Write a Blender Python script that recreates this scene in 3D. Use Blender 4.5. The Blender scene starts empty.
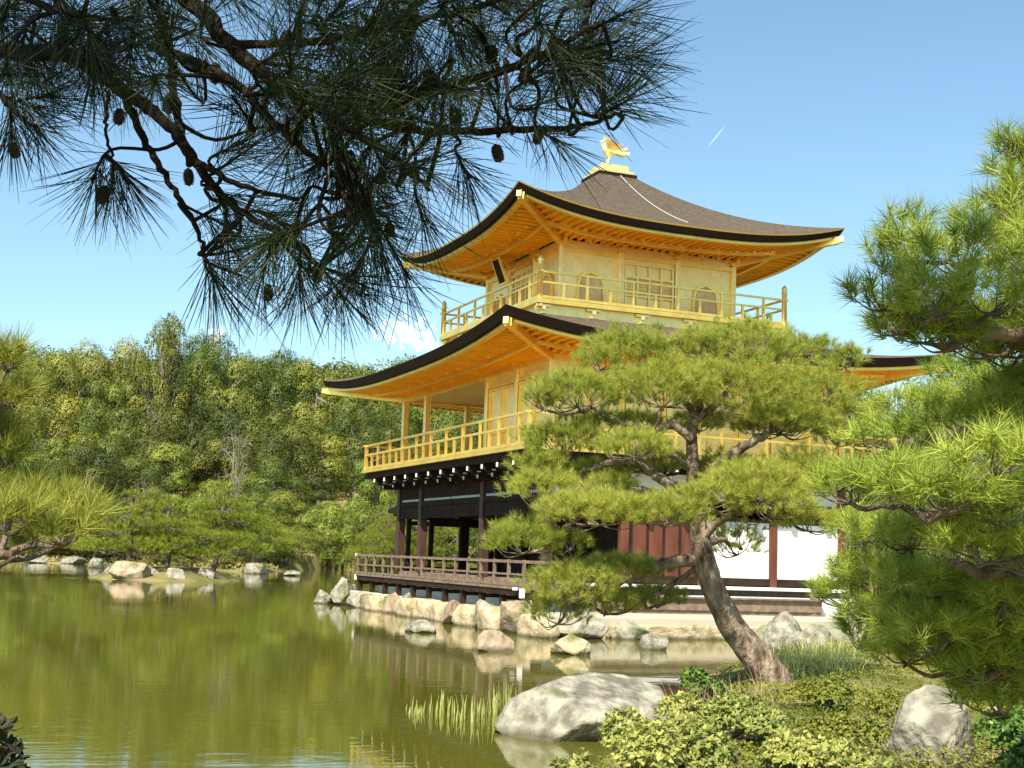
import bpy, math, random
import numpy as np
from mathutils import Vector, Matrix
S = bpy.context.scene
COL = S.collection
rng = np.random.default_rng(11)
random.seed(5)

# ------------------------------------------------------------------ camera, sky, sun, exposure
F, YAW, PITCH, ROLL = 1368.5, 0.3874, 0.1258, 0.0342
C = np.array([-13.617, -30.792, 2.0])
_r = np.array([math.cos(YAW), -math.sin(YAW), 0.0])
_h = np.array([math.sin(YAW), math.cos(YAW), 0.0])
_f = np.array([math.sin(YAW)*math.cos(PITCH), math.cos(YAW)*math.cos(PITCH), math.sin(PITCH)])
_u = np.cross(_r, _f)
RI = math.cos(ROLL)*_r + math.sin(ROLL)*_u
UI = -math.sin(ROLL)*_r + math.cos(ROLL)*_u
cam = bpy.data.cameras.new('camera'); cam.sensor_width = 36; cam.lens = F*36/1024
cam.clip_start = 0.05; cam.clip_end = 3000
camo = bpy.data.objects.new('camera', cam); COL.objects.link(camo)
M = Matrix.Identity(4)
for i, v in enumerate((RI, UI, -_f)):
    for j in range(3): M[j][i] = v[j]
for j in range(3): M[j][3] = C[j]
camo.matrix_world = M
S.camera = camo
S.render.resolution_x, S.render.resolution_y = 1024, 768

SUN = np.array([-1.0, -1.0, 1.62]); SUN /= np.linalg.norm(SUN)
W = bpy.data.worlds.new('World'); S.world = W; W.use_nodes = True
nt = W.node_tree; nt.nodes.clear()
N = lambda k: nt.nodes.new(k)
out = N('ShaderNodeOutputWorld'); bg = N('ShaderNodeBackground'); bg.inputs[1].default_value = 0.095
sky = N('ShaderNodeTexSky'); sky.sky_type = 'NISHITA'; sky.sun_disc = False
sky.sun_elevation = math.asin(SUN[2]); sky.sun_rotation = math.atan2(SUN[0], SUN[1]) % (2*math.pi)
sky.altitude = 100; sky.air_density = 1.0; sky.dust_density = 0.9; sky.ozone_density = 0.4
nt.links.new(bg.outputs[0], out.inputs[0])
# a few small cumulus puffs low over the hills, and a short contrail, as part of the sky
geo = N('ShaderNodeNewGeometry'); nrm = N('ShaderNodeVectorMath'); nrm.operation = 'SCALE'; nrm.inputs[3].default_value = -1.0
nt.links.new(geo.outputs['Incoming'], nrm.inputs[0])
noi = N('ShaderNodeTexNoise'); noi.inputs['Scale'].default_value = 210; noi.inputs['Detail'].default_value = 6
nt.links.new(nrm.outputs[0], noi.inputs['Vector'])
def pdir(px, py):
    d = _f + RI*(px-512)/F + UI*(384-py)/F
    return d/np.linalg.norm(d)
def math_node(op, a, b=None):
    n = N('ShaderNodeMath'); n.operation = op
    for k, v in ((0, a), (1, b)):
        if v is None: continue
        if isinstance(v, (int, float)): n.inputs[k].default_value = v
        else: nt.links.new(v, n.inputs[k])
    return n.outputs[0]
def sky_blob(d, a1, w1, w2):
    "soft ellipse about direction d, half axes w1 along a1 and w2 across"
    d = np.array(d); a1 = np.array(a1) - d*np.dot(a1, d); a1 /= np.linalg.norm(a1); a2 = np.cross(d, a1)
    tot = None
    for ax, w in ((a1, w1), (a2, w2)):
        sub = N('ShaderNodeVectorMath'); sub.operation = 'SUBTRACT'; nt.links.new(nrm.outputs[0], sub.inputs[0]); sub.inputs[1].default_value = d
        dt = N('ShaderNodeVectorMath'); dt.operation = 'DOT_PRODUCT'; nt.links.new(sub.outputs[0], dt.inputs[0]); dt.inputs[1].default_value = ax/w
        q = math_node('POWER', math_node('ABSOLUTE', dt.outputs['Value']), 2.0)
        tot = q if tot is None else math_node('ADD', tot, q)
    fr = N('ShaderNodeVectorMath'); fr.operation = 'DOT_PRODUCT'; nt.links.new(nrm.outputs[0], fr.inputs[0]); fr.inputs[1].default_value = d
    return tot, math_node('GREATER_THAN', fr.outputs['Value'], 0.5)
mask = None
for px, py, wx, wy, k in ((216, 336, 15, 9, 1), (405, 332, 34, 17, 1), (422, 345, 18, 9, 1), (-150, 300, 60, 20, 1), (1180, 330, 70, 22, 1)):
    t, front = sky_blob(pdir(px, py), RI, wx/F, wy/F)
    v = math_node('SUBTRACT', math_node('ADD', 1.0, math_node('MULTIPLY', math_node('SUBTRACT', noi.outputs[0], 0.55), 5.0)), t)
    v = math_node('MULTIPLY', math_node('MINIMUM', math_node('MAXIMUM', v, 0.0), 1.0), front)
    v = math_node('MULTIPLY', v, 0.8)
    mask = v if mask is None else math_node('MAXIMUM', mask, v)
t, front = sky_blob(pdir(716, 137), RI*0.62+UI*0.78, 15/F, 1.1/F)
v = math_node('MULTIPLY', math_node('MULTIPLY', math_node('MAXIMUM', math_node('SUBTRACT', 1.0, t), 0.0), front), 0.35)
mask = math_node('MAXIMUM', mask, v)
mx = N('ShaderNodeMixRGB'); nt.links.new(mask, mx.inputs[0]); tm = N('ShaderNodeMixRGB'); tm.blend_type = 'MULTIPLY'; tm.inputs[0].default_value = 1; tm.inputs[2].default_value = (.88, 1.04, 1.03, 1); nt.links.new(sky.outputs[0], tm.inputs[1]); nt.links.new(tm.outputs[0], mx.inputs[1]); mx.inputs[2].default_value = (7.6, 7.8, 8.0, 1)
nt.links.new(mx.outputs[0], bg.inputs[0])

sl = bpy.data.lights.new('sun', 'SUN'); sl.energy = 4.9; sl.angle = math.radians(0.5); sl.color = (1.0, 0.92, 0.75)
so = bpy.data.objects.new('sun', sl); COL.objects.link(so)
so.rotation_euler = Vector(SUN).to_track_quat('Z', 'Y').to_euler(); so.location = (0, -20, 60)
S.view_settings.view_transform = 'Standard'; S.view_settings.look = 'None'
S.view_settings.exposure = 1.08; S.view_settings.gamma = 1

# ------------------------------------------------------------------ measuring helpers
def at(px, py, D): return C + (_f + RI*(px-512)/F + UI*(384-py)/F)*D
def onz(px, py, z):
    d = _f + RI*(px-512)/F + UI*(384-py)/F
    return C + d*((z-C[2])/d[2])
def ld(l, d, z=0.0): return np.array([C[0]+_r[0]*l+_h[0]*d, C[1]+_r[1]*l+_h[1]*d, z])
def to_ld(x, y): return (x-C[0])*_r[0]+(y-C[1])*_r[1], (x-C[0])*_h[0]+(y-C[1])*_h[1]
def hor(px): return 384 + F*math.tan(PITCH) + (px-512)*ROLL
WATER = 0.26

# ------------------------------------------------------------------ mesh helpers
def tag(o, label=None, cat=None, group=None, kind=None):
    if label: o['label'] = label
    if cat: o['category'] = cat
    if group: o['group'] = group
    if kind: o['kind'] = kind
    return o
def empty(name, loc, label=None, cat=None, group=None):
    o = bpy.data.objects.new(name, None); COL.objects.link(o); o.location = Vector(loc); o.empty_display_size = 0.3
    return tag(o, label, cat, group)
def link_mesh(name, me, mat, parent=None, smooth=False):
    o = bpy.data.objects.new(name, me); COL.objects.link(o)
    if mat: me.materials.append(mat)
    if smooth: me.shade_smooth()
    if parent:
        o.parent = parent
        p = parent; off = Vector((0, 0, 0))
        while p: off += p.location; p = p.parent
        o.location = -off
    return o
def np_mesh(name, verts, faces, colors=None):
    me = bpy.data.meshes.new(name); verts = np.asarray(verts, np.float32); faces = np.asarray(faces, np.int32)
    k = faces.shape[1]
    me.vertices.add(len(verts)); me.vertices.foreach_set('co', verts.ravel())
    me.loops.add(faces.size); me.loops.foreach_set('vertex_index', faces.ravel())
    me.polygons.add(len(faces)); me.polygons.foreach_set('loop_start', np.arange(0, faces.size, k, dtype=np.int32))
    if colors is not None:
        a = me.attributes.new('tint', 'FLOAT', 'POINT'); a.data.foreach_set('value', np.asarray(colors, np.float32))
    me.update(calc_edges=True); me.validate()
    return me
class MB:
    def __init__(s): s.v = []; s.f = []
    def add(s, vs, fs):
        b = len(s.v); s.v += [tuple(map(float, v)) for v in vs]; s.f += [tuple(b+i for i in f) for f in fs]
    def box(s, a, b):
        (x0, y0, z0), (x1, y1, z1) = np.minimum(a, b), np.maximum(a, b)
        s.add([(x0,y0,z0),(x1,y0,z0),(x1,y1,z0),(x0,y1,z0),(x0,y0,z1),(x1,y0,z1),(x1,y1,z1),(x0,y1,z1)],
              [(0,3,2,1),(4,5,6,7),(0,1,5,4),(1,2,6,5),(2,3,7,6),(3,0,4,7)])
    def bar(s, p, q, w, h):
        "rectangular bar from p to q, w wide (level) and h high"
        p = np.array(p, float); q = np.array(q, float); d = q-p; d /= np.linalg.norm(d)
        up = np.array([0, 0, 1.0]) if abs(d[2]) < .95 else np.array([0, 1.0, 0])
        a = np.cross(d, up); a /= np.linalg.norm(a); b = np.cross(a, d)
        vs = [e + a*sx*w/2 + b*sy*h/2 for e in (p, q) for sx, sy in ((-1,-1),(1,-1),(1,1),(-1,1))]
        s.add(vs, [(0,1,2,3),(7,6,5,4),(0,4,5,1),(1,5,6,2),(2,6,7,3),(3,7,4,0)])
    def tube(s, pts, rad, n=10, cap=True, jit=0.0):
        pts = [np.array(p, float) for p in pts]; m = len(pts)
        if np.isscalar(rad): rad = [rad]*m
        vs = []; prev = None
        for i in range(m):
            d = pts[min(i+1, m-1)]-pts[max(i-1, 0)]; d /= np.linalg.norm(d)+1e-9
            ref = prev if prev is not None else (np.array([1.0, 0, 0]) if abs(d[0]) < .8 else np.array([0, 1.0, 0]))
            a = ref-d*np.dot(ref, d); a /= np.linalg.norm(a)+1e-9; b = np.cross(d, a); prev = a
            for k in range(n):
                t = 2*math.pi*k/n; rr = rad[i]*(1+jit*(random.random()-.5)*2)
                vs.append(pts[i]+(a*math.cos(t)+b*math.sin(t))*rr)
        fs = [(i*n+k, i*n+(k+1) % n, (i+1)*n+(k+1) % n, (i+1)*n+k) for i in range(m-1) for k in range(n)]
        if cap: fs += [tuple(range(n-1, -1, -1)), tuple((m-1)*n+k for k in range(n))]
        s.add(vs, fs)
    def lathe(s, c, prof, n=12):
        vs = [(c[0]+r*math.cos(2*math.pi*k/n), c[1]+r*math.sin(2*math.pi*k/n), c[2]+z) for r, z in prof for k in range(n)]
        m = len(prof)
        fs = [(i*n+k, i*n+(k+1) % n, (i+1)*n+(k+1) % n, (i+1)*n+k) for i in range(m-1) for k in range(n)]
        fs += [tuple(range(n-1, -1, -1)), tuple((m-1)*n+k for k in range(n))]
        s.add(vs, fs)
    def prism(s, poly, d):
        "closed polygon of 3-D points pushed by vector d"
        n = len(poly); p = [np.array(q, float) for q in poly]; d = np.array(d, float)
        s.add(p+[q+d for q in p], [tuple(range(n-1, -1, -1)), tuple(range(n, 2*n))]+[(i, (i+1) % n, n+(i+1) % n, n+i) for i in range(n)])
    def mesh(s, name):
        me = bpy.data.meshes.new(name); me.from_pydata(s.v, [], s.f); me.update()
        return me
    def build(s, name, mat, parent=None, smooth=False, bevel=0.0):
        o = link_mesh(name, s.mesh(name), mat, parent, smooth)
        if bevel:
            m = o.modifiers.new('bevel', 'BEVEL'); m.width = bevel; m.segments = 2; m.limit_method = 'ANGLE'
        return o
def spline(pts, k=6):
    pts = np.array(pts, float); n = len(pts); o = []
    for i in range(n-1):
        p0, p1, p2, p3 = pts[max(i-1, 0)], pts[i], pts[i+1], pts[min(i+2, n-1)]
        for j in range(k):
            t = j/k
            o.append(.5*((2*p1)+(-p0+p2)*t+(2*p0-5*p1+4*p2-p3)*t*t+(-p0+3*p1-3*p2+p3)*t**3))
    o.append(pts[-1]); return np.array(o)

# ------------------------------------------------------------------ materials
def mat(name, col, rough=0.6, metal=0.0, var=0.15, scale=3.0, bump=0.0, bscale=20.0, col2=None, stretch=None, spec=0.5, detail=6.0, lo=.35, hi=.65):
    m = bpy.data.materials.new(name); m.use_nodes = True; t = m.node_tree; b = t.nodes['Principled BSDF']
    b.inputs['Roughness'].default_value = rough; b.inputs['Metallic'].default_value = metal; b.inputs['Specular IOR Level'].default_value = spec
    tc = t.nodes.new('ShaderNodeTexCoord'); mp = t.nodes.new('ShaderNodeMapping'); t.links.new(tc.outputs['Object'], mp.inputs[0])
    if stretch: mp.inputs['Scale'].default_value = stretch
    n = t.nodes.new('ShaderNodeTexNoise'); n.inputs['Scale'].default_value = scale; n.inputs['Detail'].default_value = detail
    t.links.new(mp.outputs[0], n.inputs['Vector'])
    r = t.nodes.new('ShaderNodeValToRGB'); c = np.array(col)
    c2 = np.array(col2) if col2 else c*(1+var); c1 = c if col2 else c*(1-var)
    r.color_ramp.elements[0].color = (*c1, 1); r.color_ramp.elements[1].color = (*c2, 1)
    r.color_ramp.elements[0].position = lo; r.color_ramp.elements[1].position = hi
    t.links.new(n.outputs[0], r.inputs[0]); t.links.new(r.outputs[0], b.inputs['Base Color'])
    if bump:
        n2 = t.nodes.new('ShaderNodeTexNoise'); n2.inputs['Scale'].default_value = bscale; n2.inputs['Detail'].default_value = 6
        t.links.new(mp.outputs[0], n2.inputs['Vector'])
        bp = t.nodes.new('ShaderNodeBump'); bp.inputs['Strength'].default_value = bump; bp.inputs['Distance'].default_value = 0.05
        t.links.new(n2.outputs[0], bp.inputs['Height']); t.links.new(bp.outputs[0], b.inputs['Normal'])
    return m
def leafmat(name, c1, c2, trans=0.35, objvar=0.0, rough=0.55):
    "leaf or needle: colour runs between c1 and c2 by the random tint stored on each tuft"
    m = bpy.data.materials.new(name); m.use_nodes = True; t = m.node_tree; b = t.nodes['Principled BSDF']
    a = t.nodes.new('ShaderNodeAttribute'); a.attribute_name = 'tint'
    r = t.nodes.new('ShaderNodeValToRGB'); r.color_ramp.elements[0].color = (*c1, 1); r.color_ramp.elements[1].color = (*c2, 1)
    t.links.new(a.outputs['Fac'], r.inputs[0]); c = r.outputs[0]
    if objvar:
        oi = t.nodes.new('ShaderNodeObjectInfo'); hs = t.nodes.new('ShaderNodeHueSaturation')
        mr = t.nodes.new('ShaderNodeMapRange'); mr.inputs[3].default_value = 0.5-objvar*.10; mr.inputs[4].default_value = 0.5+objvar*.03
        mv = t.nodes.new('ShaderNodeMapRange'); mv.inputs[3].default_value = 1-objvar*1.6; mv.inputs[4].default_value = 1+objvar*.6
        mu = t.nodes.new('ShaderNodeMath'); mu.operation = 'FRACT'; mm = t.nodes.new('ShaderNodeMath'); mm.operation = 'MULTIPLY'; mm.inputs[1].default_value = 7.31
        t.links.new(oi.outputs['Random'], mr.inputs[0]); t.links.new(oi.outputs['Random'], mm.inputs[0]); t.links.new(mm.outputs[0], mu.inputs[0]); t.links.new(mu.outputs[0], mv.inputs[0])
        t.links.new(mr.outputs[0], hs.inputs['Hue']); t.links.new(mv.outputs[0], hs.inputs['Value']); t.links.new(c, hs.inputs['Color']); c = hs.outputs[0]
    t.links.new(c, b.inputs['Base Color']); b.inputs['Roughness'].default_value = rough; b.inputs['Specular IOR Level'].default_value = 0.3
    tr = t.nodes.new('ShaderNodeBsdfTranslucent'); t.links.new(c, tr.inputs[0])
    mxs = t.nodes.new('ShaderNodeMixShader'); mxs.inputs[0].default_value = trans
    t.links.new(b.outputs[0], mxs.inputs[1]); t.links.new(tr.outputs[0], mxs.inputs[2])
    t.links.new(mxs.outputs[0], t.nodes['Material Output'].inputs[0])
    return m
def goldmat(name, col, rough, metal, var=.08):
    "gold leaf laid in small squares"
    m = mat(name, col, rough, metal, var=var, scale=1.6)
    t = m.node_tree; b = t.nodes['Principled BSDF']
    n2 = t.nodes.new('ShaderNodeTexNoise'); n2.inputs['Scale'].default_value = 9; tc = t.nodes['Texture Coordinate']
    sn = t.nodes.new('ShaderNodeVectorMath'); sn.operation = 'SNAP'; sn.inputs[1].default_value = (.13, .13, .13); t.links.new(tc.outputs['Object'], sn.inputs[0])
    wn = t.nodes.new('ShaderNodeTexWhiteNoise'); t.links.new(sn.outputs[0], wn.inputs['Vector'])
    hv = t.nodes.new('ShaderNodeHueSaturation'); mv = t.nodes.new('ShaderNodeMapRange'); mv.inputs[3].default_value = .92; mv.inputs[4].default_value = 1.05
    t.links.new(wn.outputs[0], mv.inputs[0]); t.links.new(mv.outputs[0], hv.inputs['Value'])
    src = b.inputs['Base Color'].links[0].from_socket; t.links.new(src, hv.inputs['Color']); t.links.new(hv.outputs[0], b.inputs['Base Color'])
    t.links.new(tc.outputs['Object'], n2.inputs['Vector'])
    mr = t.nodes.new('ShaderNodeMapRange'); mr.inputs[3].default_value = rough-.04; mr.inputs[4].default_value = rough+.06
    t.links.new(n2.outputs[0], mr.inputs[0]); t.links.new(mr.outputs[0], b.inputs['Roughness'])
    return m
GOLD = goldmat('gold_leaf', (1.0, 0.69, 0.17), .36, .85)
GOLDW = goldmat('gold_leaf_wall', (1.0, 0.79, 0.32), .40, .72, .03)
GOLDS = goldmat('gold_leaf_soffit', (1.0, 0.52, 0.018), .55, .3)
BARK_ROOF = mat('cypress_bark_roof', (.055, .041, .029), .9, 0, col2=(.160, .130, .098), scale=9, bump=.8, bscale=30, spec=.12, detail=10, lo=.3, hi=.7, stretch=(1, 1, 7))
EDGE = mat('dark_roof_edge', (.020, .012, .009), .85, 0, var=.4, scale=8, stretch=(1, 1, 14), bump=.2, spec=.1)
DARKW = mat('dark_aged_timber', (.026, .016, .011), .8, 0, var=.35, scale=4, bump=.2, bscale=30, spec=.15)
REDW = mat('reddish_timber', (.115, .035, .018), .5, 0, var=.3, scale=5, stretch=(1, 1, .2))
DECKW = mat('weathered_deck_timber', (.17, .12, .085), .75, 0, var=.3, scale=6, bump=.2, bscale=40)
WHITE = mat('white_plaster', (.80, .79, .75), .8, 0, var=.03, scale=2)
WHITETIP = mat('white_painted_end', (.8, .8, .76), .7, 0, var=.03)
def weather(m, moss=(.10, .12, .03)):
    "dark wet line just over the water, and moss in patches"
    t = m.node_tree; b = t.nodes['Principled BSDF']; src = b.inputs['Base Color'].links[0].from_socket
    g_ = t.nodes.new('ShaderNodeNewGeometry'); sx = t.nodes.new('ShaderNodeSeparateXYZ'); t.links.new(g_.outputs['Position'], sx.inputs[0])
    n = t.nodes.new('ShaderNodeTexNoise'); n.inputs['Scale'].default_value = 1.7; n.inputs['Detail'].default_value = 8; t.links.new(g_.outputs['Position'], n.inputs['Vector'])
    r = t.nodes.new('ShaderNodeMapRange'); r.inputs[1].default_value = .56; r.inputs[2].default_value = .66; r.inputs[4].default_value = .75; t.links.new(n.outputs[0], r.inputs[0])
    a = t.nodes.new('ShaderNodeMixRGB'); a.inputs[2].default_value = (*moss, 1); t.links.new(r.outputs[0], a.inputs[0]); t.links.new(src, a.inputs[1])
    ad = t.nodes.new('ShaderNodeMath'); ad.operation = 'MULTIPLY_ADD'; ad.inputs[1].default_value = .16; t.links.new(n.outputs[0], ad.inputs[0]); t.links.new(sx.outputs[2], ad.inputs[2])
    w = t.nodes.new('ShaderNodeMapRange'); w.inputs[1].default_value = .36; w.inputs[2].default_value = .44; w.inputs[3].default_value = .8; w.inputs[4].default_value = 0; t.links.new(ad.outputs[0], w.inputs[0])
    c = t.nodes.new('ShaderNodeMixRGB'); c.inputs[2].default_value = (.05, .045, .025, 1); t.links.new(w.outputs[0], c.inputs[0]); t.links.new(a.outputs[0], c.inputs[1])
    t.links.new(c.outputs[0], b.inputs['Base Color'])
GREYPL = mat('grey_plaster', (.55, .58, .60), .85, 0, var=.06, scale=2)
PALEC = mat('pale_ceiling_board', (.62, .52, .34), .7, 0, var=.1, scale=2)
STONE = mat('pale_granite', (.20, .18, .14), .9, 0, col2=(.40, .365, .30), scale=3, bump=.7, bscale=14, spec=.2)
STONEP = mat('pinkish_stone', (.22, .16, .10), .9, 0, col2=(.40, .31, .23), scale=3.2, bump=.8, bscale=10, spec=.2)
STONEC = mat('cream_cut_stone', (.25, .19, .10), .9, 0, col2=(.47, .39, .26), scale=3.5, bump=.8, bscale=16, spec=.15, detail=10, lo=.3, hi=.55)
STONEG = mat('grey_lichen_stone', (.13, .12, .095), .9, 0, col2=(.33, .31, .25), scale=5, bump=1.0, bscale=13, spec=.15, detail=12, lo=.38, hi=.62)
for m_s in (STONE, STONEP, STONEC, STONEG): weather(m_s)
SAND = mat('pale_gravel', (.44, .40, .31), .95, 0, var=.12, scale=30, bump=.3, bscale=90, spec=.1)
SOIL = mat('mossy_bank_soil', (.10, .11, .03), .95, 0, col2=(.24, .20, .09), scale=.9, bump=.6, bscale=12, spec=.1)
PBARK = mat('pine_bark', (.075, .055, .042), .9, 0, col2=(.25, .185, .14), scale=9, bump=1.0, bscale=22, stretch=(1, 1, .45), spec=.2)
PBARKR = mat('red_pine_bark', (.075, .052, .038), .9, 0, col2=(.34, .26, .19), scale=8, bump=1.0, bscale=24, stretch=(1, 1, .5), spec=.15, detail=10)
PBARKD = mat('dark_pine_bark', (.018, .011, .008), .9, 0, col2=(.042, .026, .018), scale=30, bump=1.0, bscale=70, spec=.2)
TBARK = mat('tree_bark', (.10, .085, .07), .9, 0, col2=(.24, .21, .18), scale=4, bump=.4, spec=.2)
CONE = mat('pine_cone_scale', (.035, .022, .015), .8, 0, var=.3, scale=60)
NEED_M = leafmat('pine_needles_mid', (.22, .28, .028), (.56, .56, .12), .45)
NEED_R = leafmat('pine_needles_right', (.12, .20, .018), (.48, .54, .085), .28)
NEED_L = leafmat('pine_needles_left', (.18, .22, .025), (.44, .43, .08), .4)
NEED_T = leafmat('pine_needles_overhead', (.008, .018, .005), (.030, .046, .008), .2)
NEED_I = leafmat('pine_needles_islet', (.15, .20, .016), (.34, .38, .045), .35)
AZAL = leafmat('azalea_leaves', (.09, .14, .02), (.48, .47, .13), .35)
GREENB = leafmat('glossy_leaves', (.045, .11, .015), (.15, .24, .04), .3, rough=.35)
CARPET = leafmat('ground_cover_leaves', (.10, .13, .012), (.27, .27, .04), .3)
GRASS = leafmat('grass_blades', (.32, .38, .08), (.62, .60, .24), .45)
DRYT = leafmat('dry_twigs', (.25, .16, .09), (.55, .40, .26), .2)
DRYB = leafmat('bank_grass_blades', (.12, .13, .02), (.34, .26, .09), .2)
SPRIG = leafmat('dark_sprig_leaves', (.012, .035, .012), (.075, .05, .025), .2)

# ------------------------------------------------------------------ ground, water
def poly_sd(P, poly):
    "signed distance, negative inside"
    poly = np.array(poly, float); n = len(poly); d = np.full(len(P), 1e9); ins = np.zeros(len(P), bool)
    for i in range(n):
        a, b = poly[i], poly[(i+1) % n]; e = b-a; w = P-a
        t = np.clip((w@e)/(e@e), 0, 1); d = np.minimum(d, np.linalg.norm(w-t[:, None]*e, axis=1))
        c = ((a[1] > P[:, 1]) != (b[1] > P[:, 1])) & (P[:, 0] < (b[0]-a[0])*(P[:, 1]-a[1])/(b[1]-a[1]+1e-12)+a[0])
        ins ^= c
    return np.where(ins, -d, d)
def wl(px, py):
    q = onz(px, py, WATER); return to_ld(q[0], q[1])
POND = [(-90, 5), (-8, 6.2), (-3.2, 6.6), (-1.2, 8.0), (0.1, 9.6), wl(575, 768), wl(610, 742), wl(668, 700), wl(695, 674), wl(760, 664), wl(828, 652),
        (9.5, 33), (10.5, 37), (4, 55), (8, 80), (6, 110), wl(395, 569), wl(335, 568), wl(290, 571), wl(262, 573), wl(200, 570), wl(130, 566), wl(60, 563.5), wl(0, 562), (-52, 106), (-90, 100)]
ISLET_C, ISLET_R = (-17.9, 73.6), (3.9, 6.2)
def ground_h(L, D):
    P = np.stack([L, D], -1); s = poly_sd(P, POND)
    h = np.where(s > 0, WATER-.05+np.minimum(s, 1.2)*.28+np.clip(s-1.2, 0, 12)*.012, WATER-.05-np.minimum(-s, 2)*.45)
    far = np.clip(D-112, 0, None)*(s > 0)
    h = h+np.minimum(far, 165)*.085+np.clip(D-180, 0, 100)*.175*(s > 0)
    q = np.sqrt(((L-ISLET_C[0])/ISLET_R[0])**2+((D-ISLET_C[1])/ISLET_R[1])**2)
    h = np.maximum(h, WATER+np.clip(1-q, -1, .5)*1.2)
    h = h+.05*np.sin(L*2.1+1.3*np.sin(D*1.7))*np.sin(D*1.9)*(s > .3)
    return h
def gz(l, d): return float(ground_h(np.array([l], float), np.array([d], float))[0])
la = np.concatenate([-np.geomspace(600, 24, 40), np.arange(-24, 24, .45), np.geomspace(24, 600, 40)])
da = np.concatenate([np.arange(-12, 45, .45), np.arange(45, 85, .8), np.arange(85, 200, 2.5), np.geomspace(200, 1500, 30)])
LL, DD = np.meshgrid(la, da); hh = ground_h(LL.ravel(), DD.ravel())
V = np.stack([C[0]+_r[0]*LL.ravel()+_h[0]*DD.ravel(), C[1]+_r[1]*LL.ravel()+_h[1]*DD.ravel(), hh], -1)
nl, nd = len(la), len(da); ii = (np.arange(nd-1)[:, None]*nl+np.arange(nl-1)[None]).ravel()
tag(link_mesh('ground', np_mesh('ground', V, np.stack([ii, ii+1, ii+nl+1, ii+nl], -1)), SOIL, smooth=True), kind='structure')

wm = bpy.data.materials.new('pond_water'); wm.use_nodes = True; t = wm.node_tree; b = t.nodes['Principled BSDF']
b.inputs['Base Color'].default_value = (.090, .090, .011, 1); b.inputs['Roughness'].default_value = .015; b.inputs['IOR'].default_value = 1.33
tc = t.nodes.new('ShaderNodeTexCoord'); mp = t.nodes.new('ShaderNodeMapping'); mp.inputs['Rotation'].default_value = (0, 0, YAW); mp.inputs['Scale'].default_value = (1, 2.4, 1)
t.links.new(tc.outputs['Object'], mp.inputs[0])
n1 = t.nodes.new('ShaderNodeTexNoise'); n1.inputs['Scale'].default_value = 2.2; n1.inputs['Detail'].default_value = 4
n2 = t.nodes.new('ShaderNodeTexNoise'); n2.inputs['Scale'].default_value = .10; n2.inputs['Detail'].default_value = 2
t.links.new(mp.outputs[0], n1.inputs['Vector']); t.links.new(tc.outputs['Object'], n2.inputs['Vector'])
mr = t.nodes.new('ShaderNodeMapRange'); mr.inputs[1].default_value = .4; mr.inputs[2].default_value = .65; mr.inputs[3].default_value = .25; mr.inputs[4].default_value = 1.0
t.links.new(n2.outputs[0], mr.inputs[0])
mu = t.nodes.new('ShaderNodeMath'); mu.operation = 'MULTIPLY'; t.links.new(n1.outputs[0], mu.inputs[0]); t.links.new(mr.outputs[0], mu.inputs[1])
bp = t.nodes.new('ShaderNodeBump'); bp.inputs['Strength'].default_value = .35; bp.inputs['Distance'].default_value = .009
t.links.new(mu.outputs[0], bp.inputs['Height']); t.links.new(bp.outputs[0], b.inputs['Normal'])
wp = [ld(-160, 0, WATER), ld(40, 0, WATER), ld(40, 260, WATER), ld(-160, 260, WATER)]
m_ = MB(); m_.add(wp, [(0, 1, 2, 3)]); tag(m_.build('pond_water', wm), kind='structure')

# stone-edged terrace the pavilion stands on
TZ = 0.74
m_ = MB(); m_.box((-1.15, -2.5, -.6), (11.5, 13.3, TZ)); m_.box((5.0, 13.3, -.6), (11.5, 24, TZ-.05)); tag(m_.build('terrace', SAND, bevel=.04), kind='structure')
m_ = MB(); m_.box((0.4, -2.9, -.5), (6.2, -2.503, TZ-.16))
tag(m_.build('stone_kerb', STONEC, bevel=.05), 'long low cut stone kerb between pond and pale gravel by the pavilion', 'kerb')

# ------------------------------------------------------------------ golden pavilion
LX, LY = 8.6, 11.7
X3, Y3, W3 = 1.55, 3.10, 5.5
ZD, ZB = 1.30, 4.66
pav = empty('golden_pavilion', (4.3, 5.85, TZ), 'three storey pavilion covered in gold leaf, with curved bark roofs, at the pond edge', 'pavilion')

# --- first storey
m_ = MB(); m_.box((-.45, -.45, TZ-.02), (LX+.3, LY+.6, ZD-.10)); m_.build('base_wall', GREYPL, pav)
m_ = MB()
nb = 8
for k in range(nb):                                                    # deck boards, south side and the return at the corner
    x0 = -1.05+k*.132; m_.box((x0, -1.05, ZD-.06), (x0+.126, 13.0, ZD))
m_.box((0.0, -1.05, ZD-.06), (.45, 0.0, ZD-.003))
deck = m_.build('deck', DECKW, pav, bevel=.008)
m_ = MB(); m_.box((-1.02, -1.02, ZD-.20), (-.92, 12.97, ZD-.062)); m_.box((-.92, -1.02, ZD-.20), (.42, -.92, ZD-.062)); m_.build('deck_beam', DARKW, deck)
for y in np.arange(-.9, 13, 1.38):
    m_ = MB(); m_.box((-.98, y-.06, .45), (-.84, y+.06, ZD-.2)); m_.bar((-.9, y, ZD-.28), (-.46, y, ZD-.28), .09, .1); m_.build('deck_post', DARKW, pav)
m_ = MB(); m_.box((-1.10, -1.10, ZD-.24), (-1.0, -1.0, ZD-.02)); m_.build('deck_end_cap', WHITETIP, pav)
m_ = MB(); m_.box((-1.15, -.8, ZD-.07), (-1.06, -.7, ZD)); m_.build('deck_end_cap', WHITETIP, pav)
m_ = MB(); m_.box((0.0, 0.003, ZD-.09), (LX, LY, 1.44)); m_.build('floor', DECKW, pav)
rail = MB(); rz = .60
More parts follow.
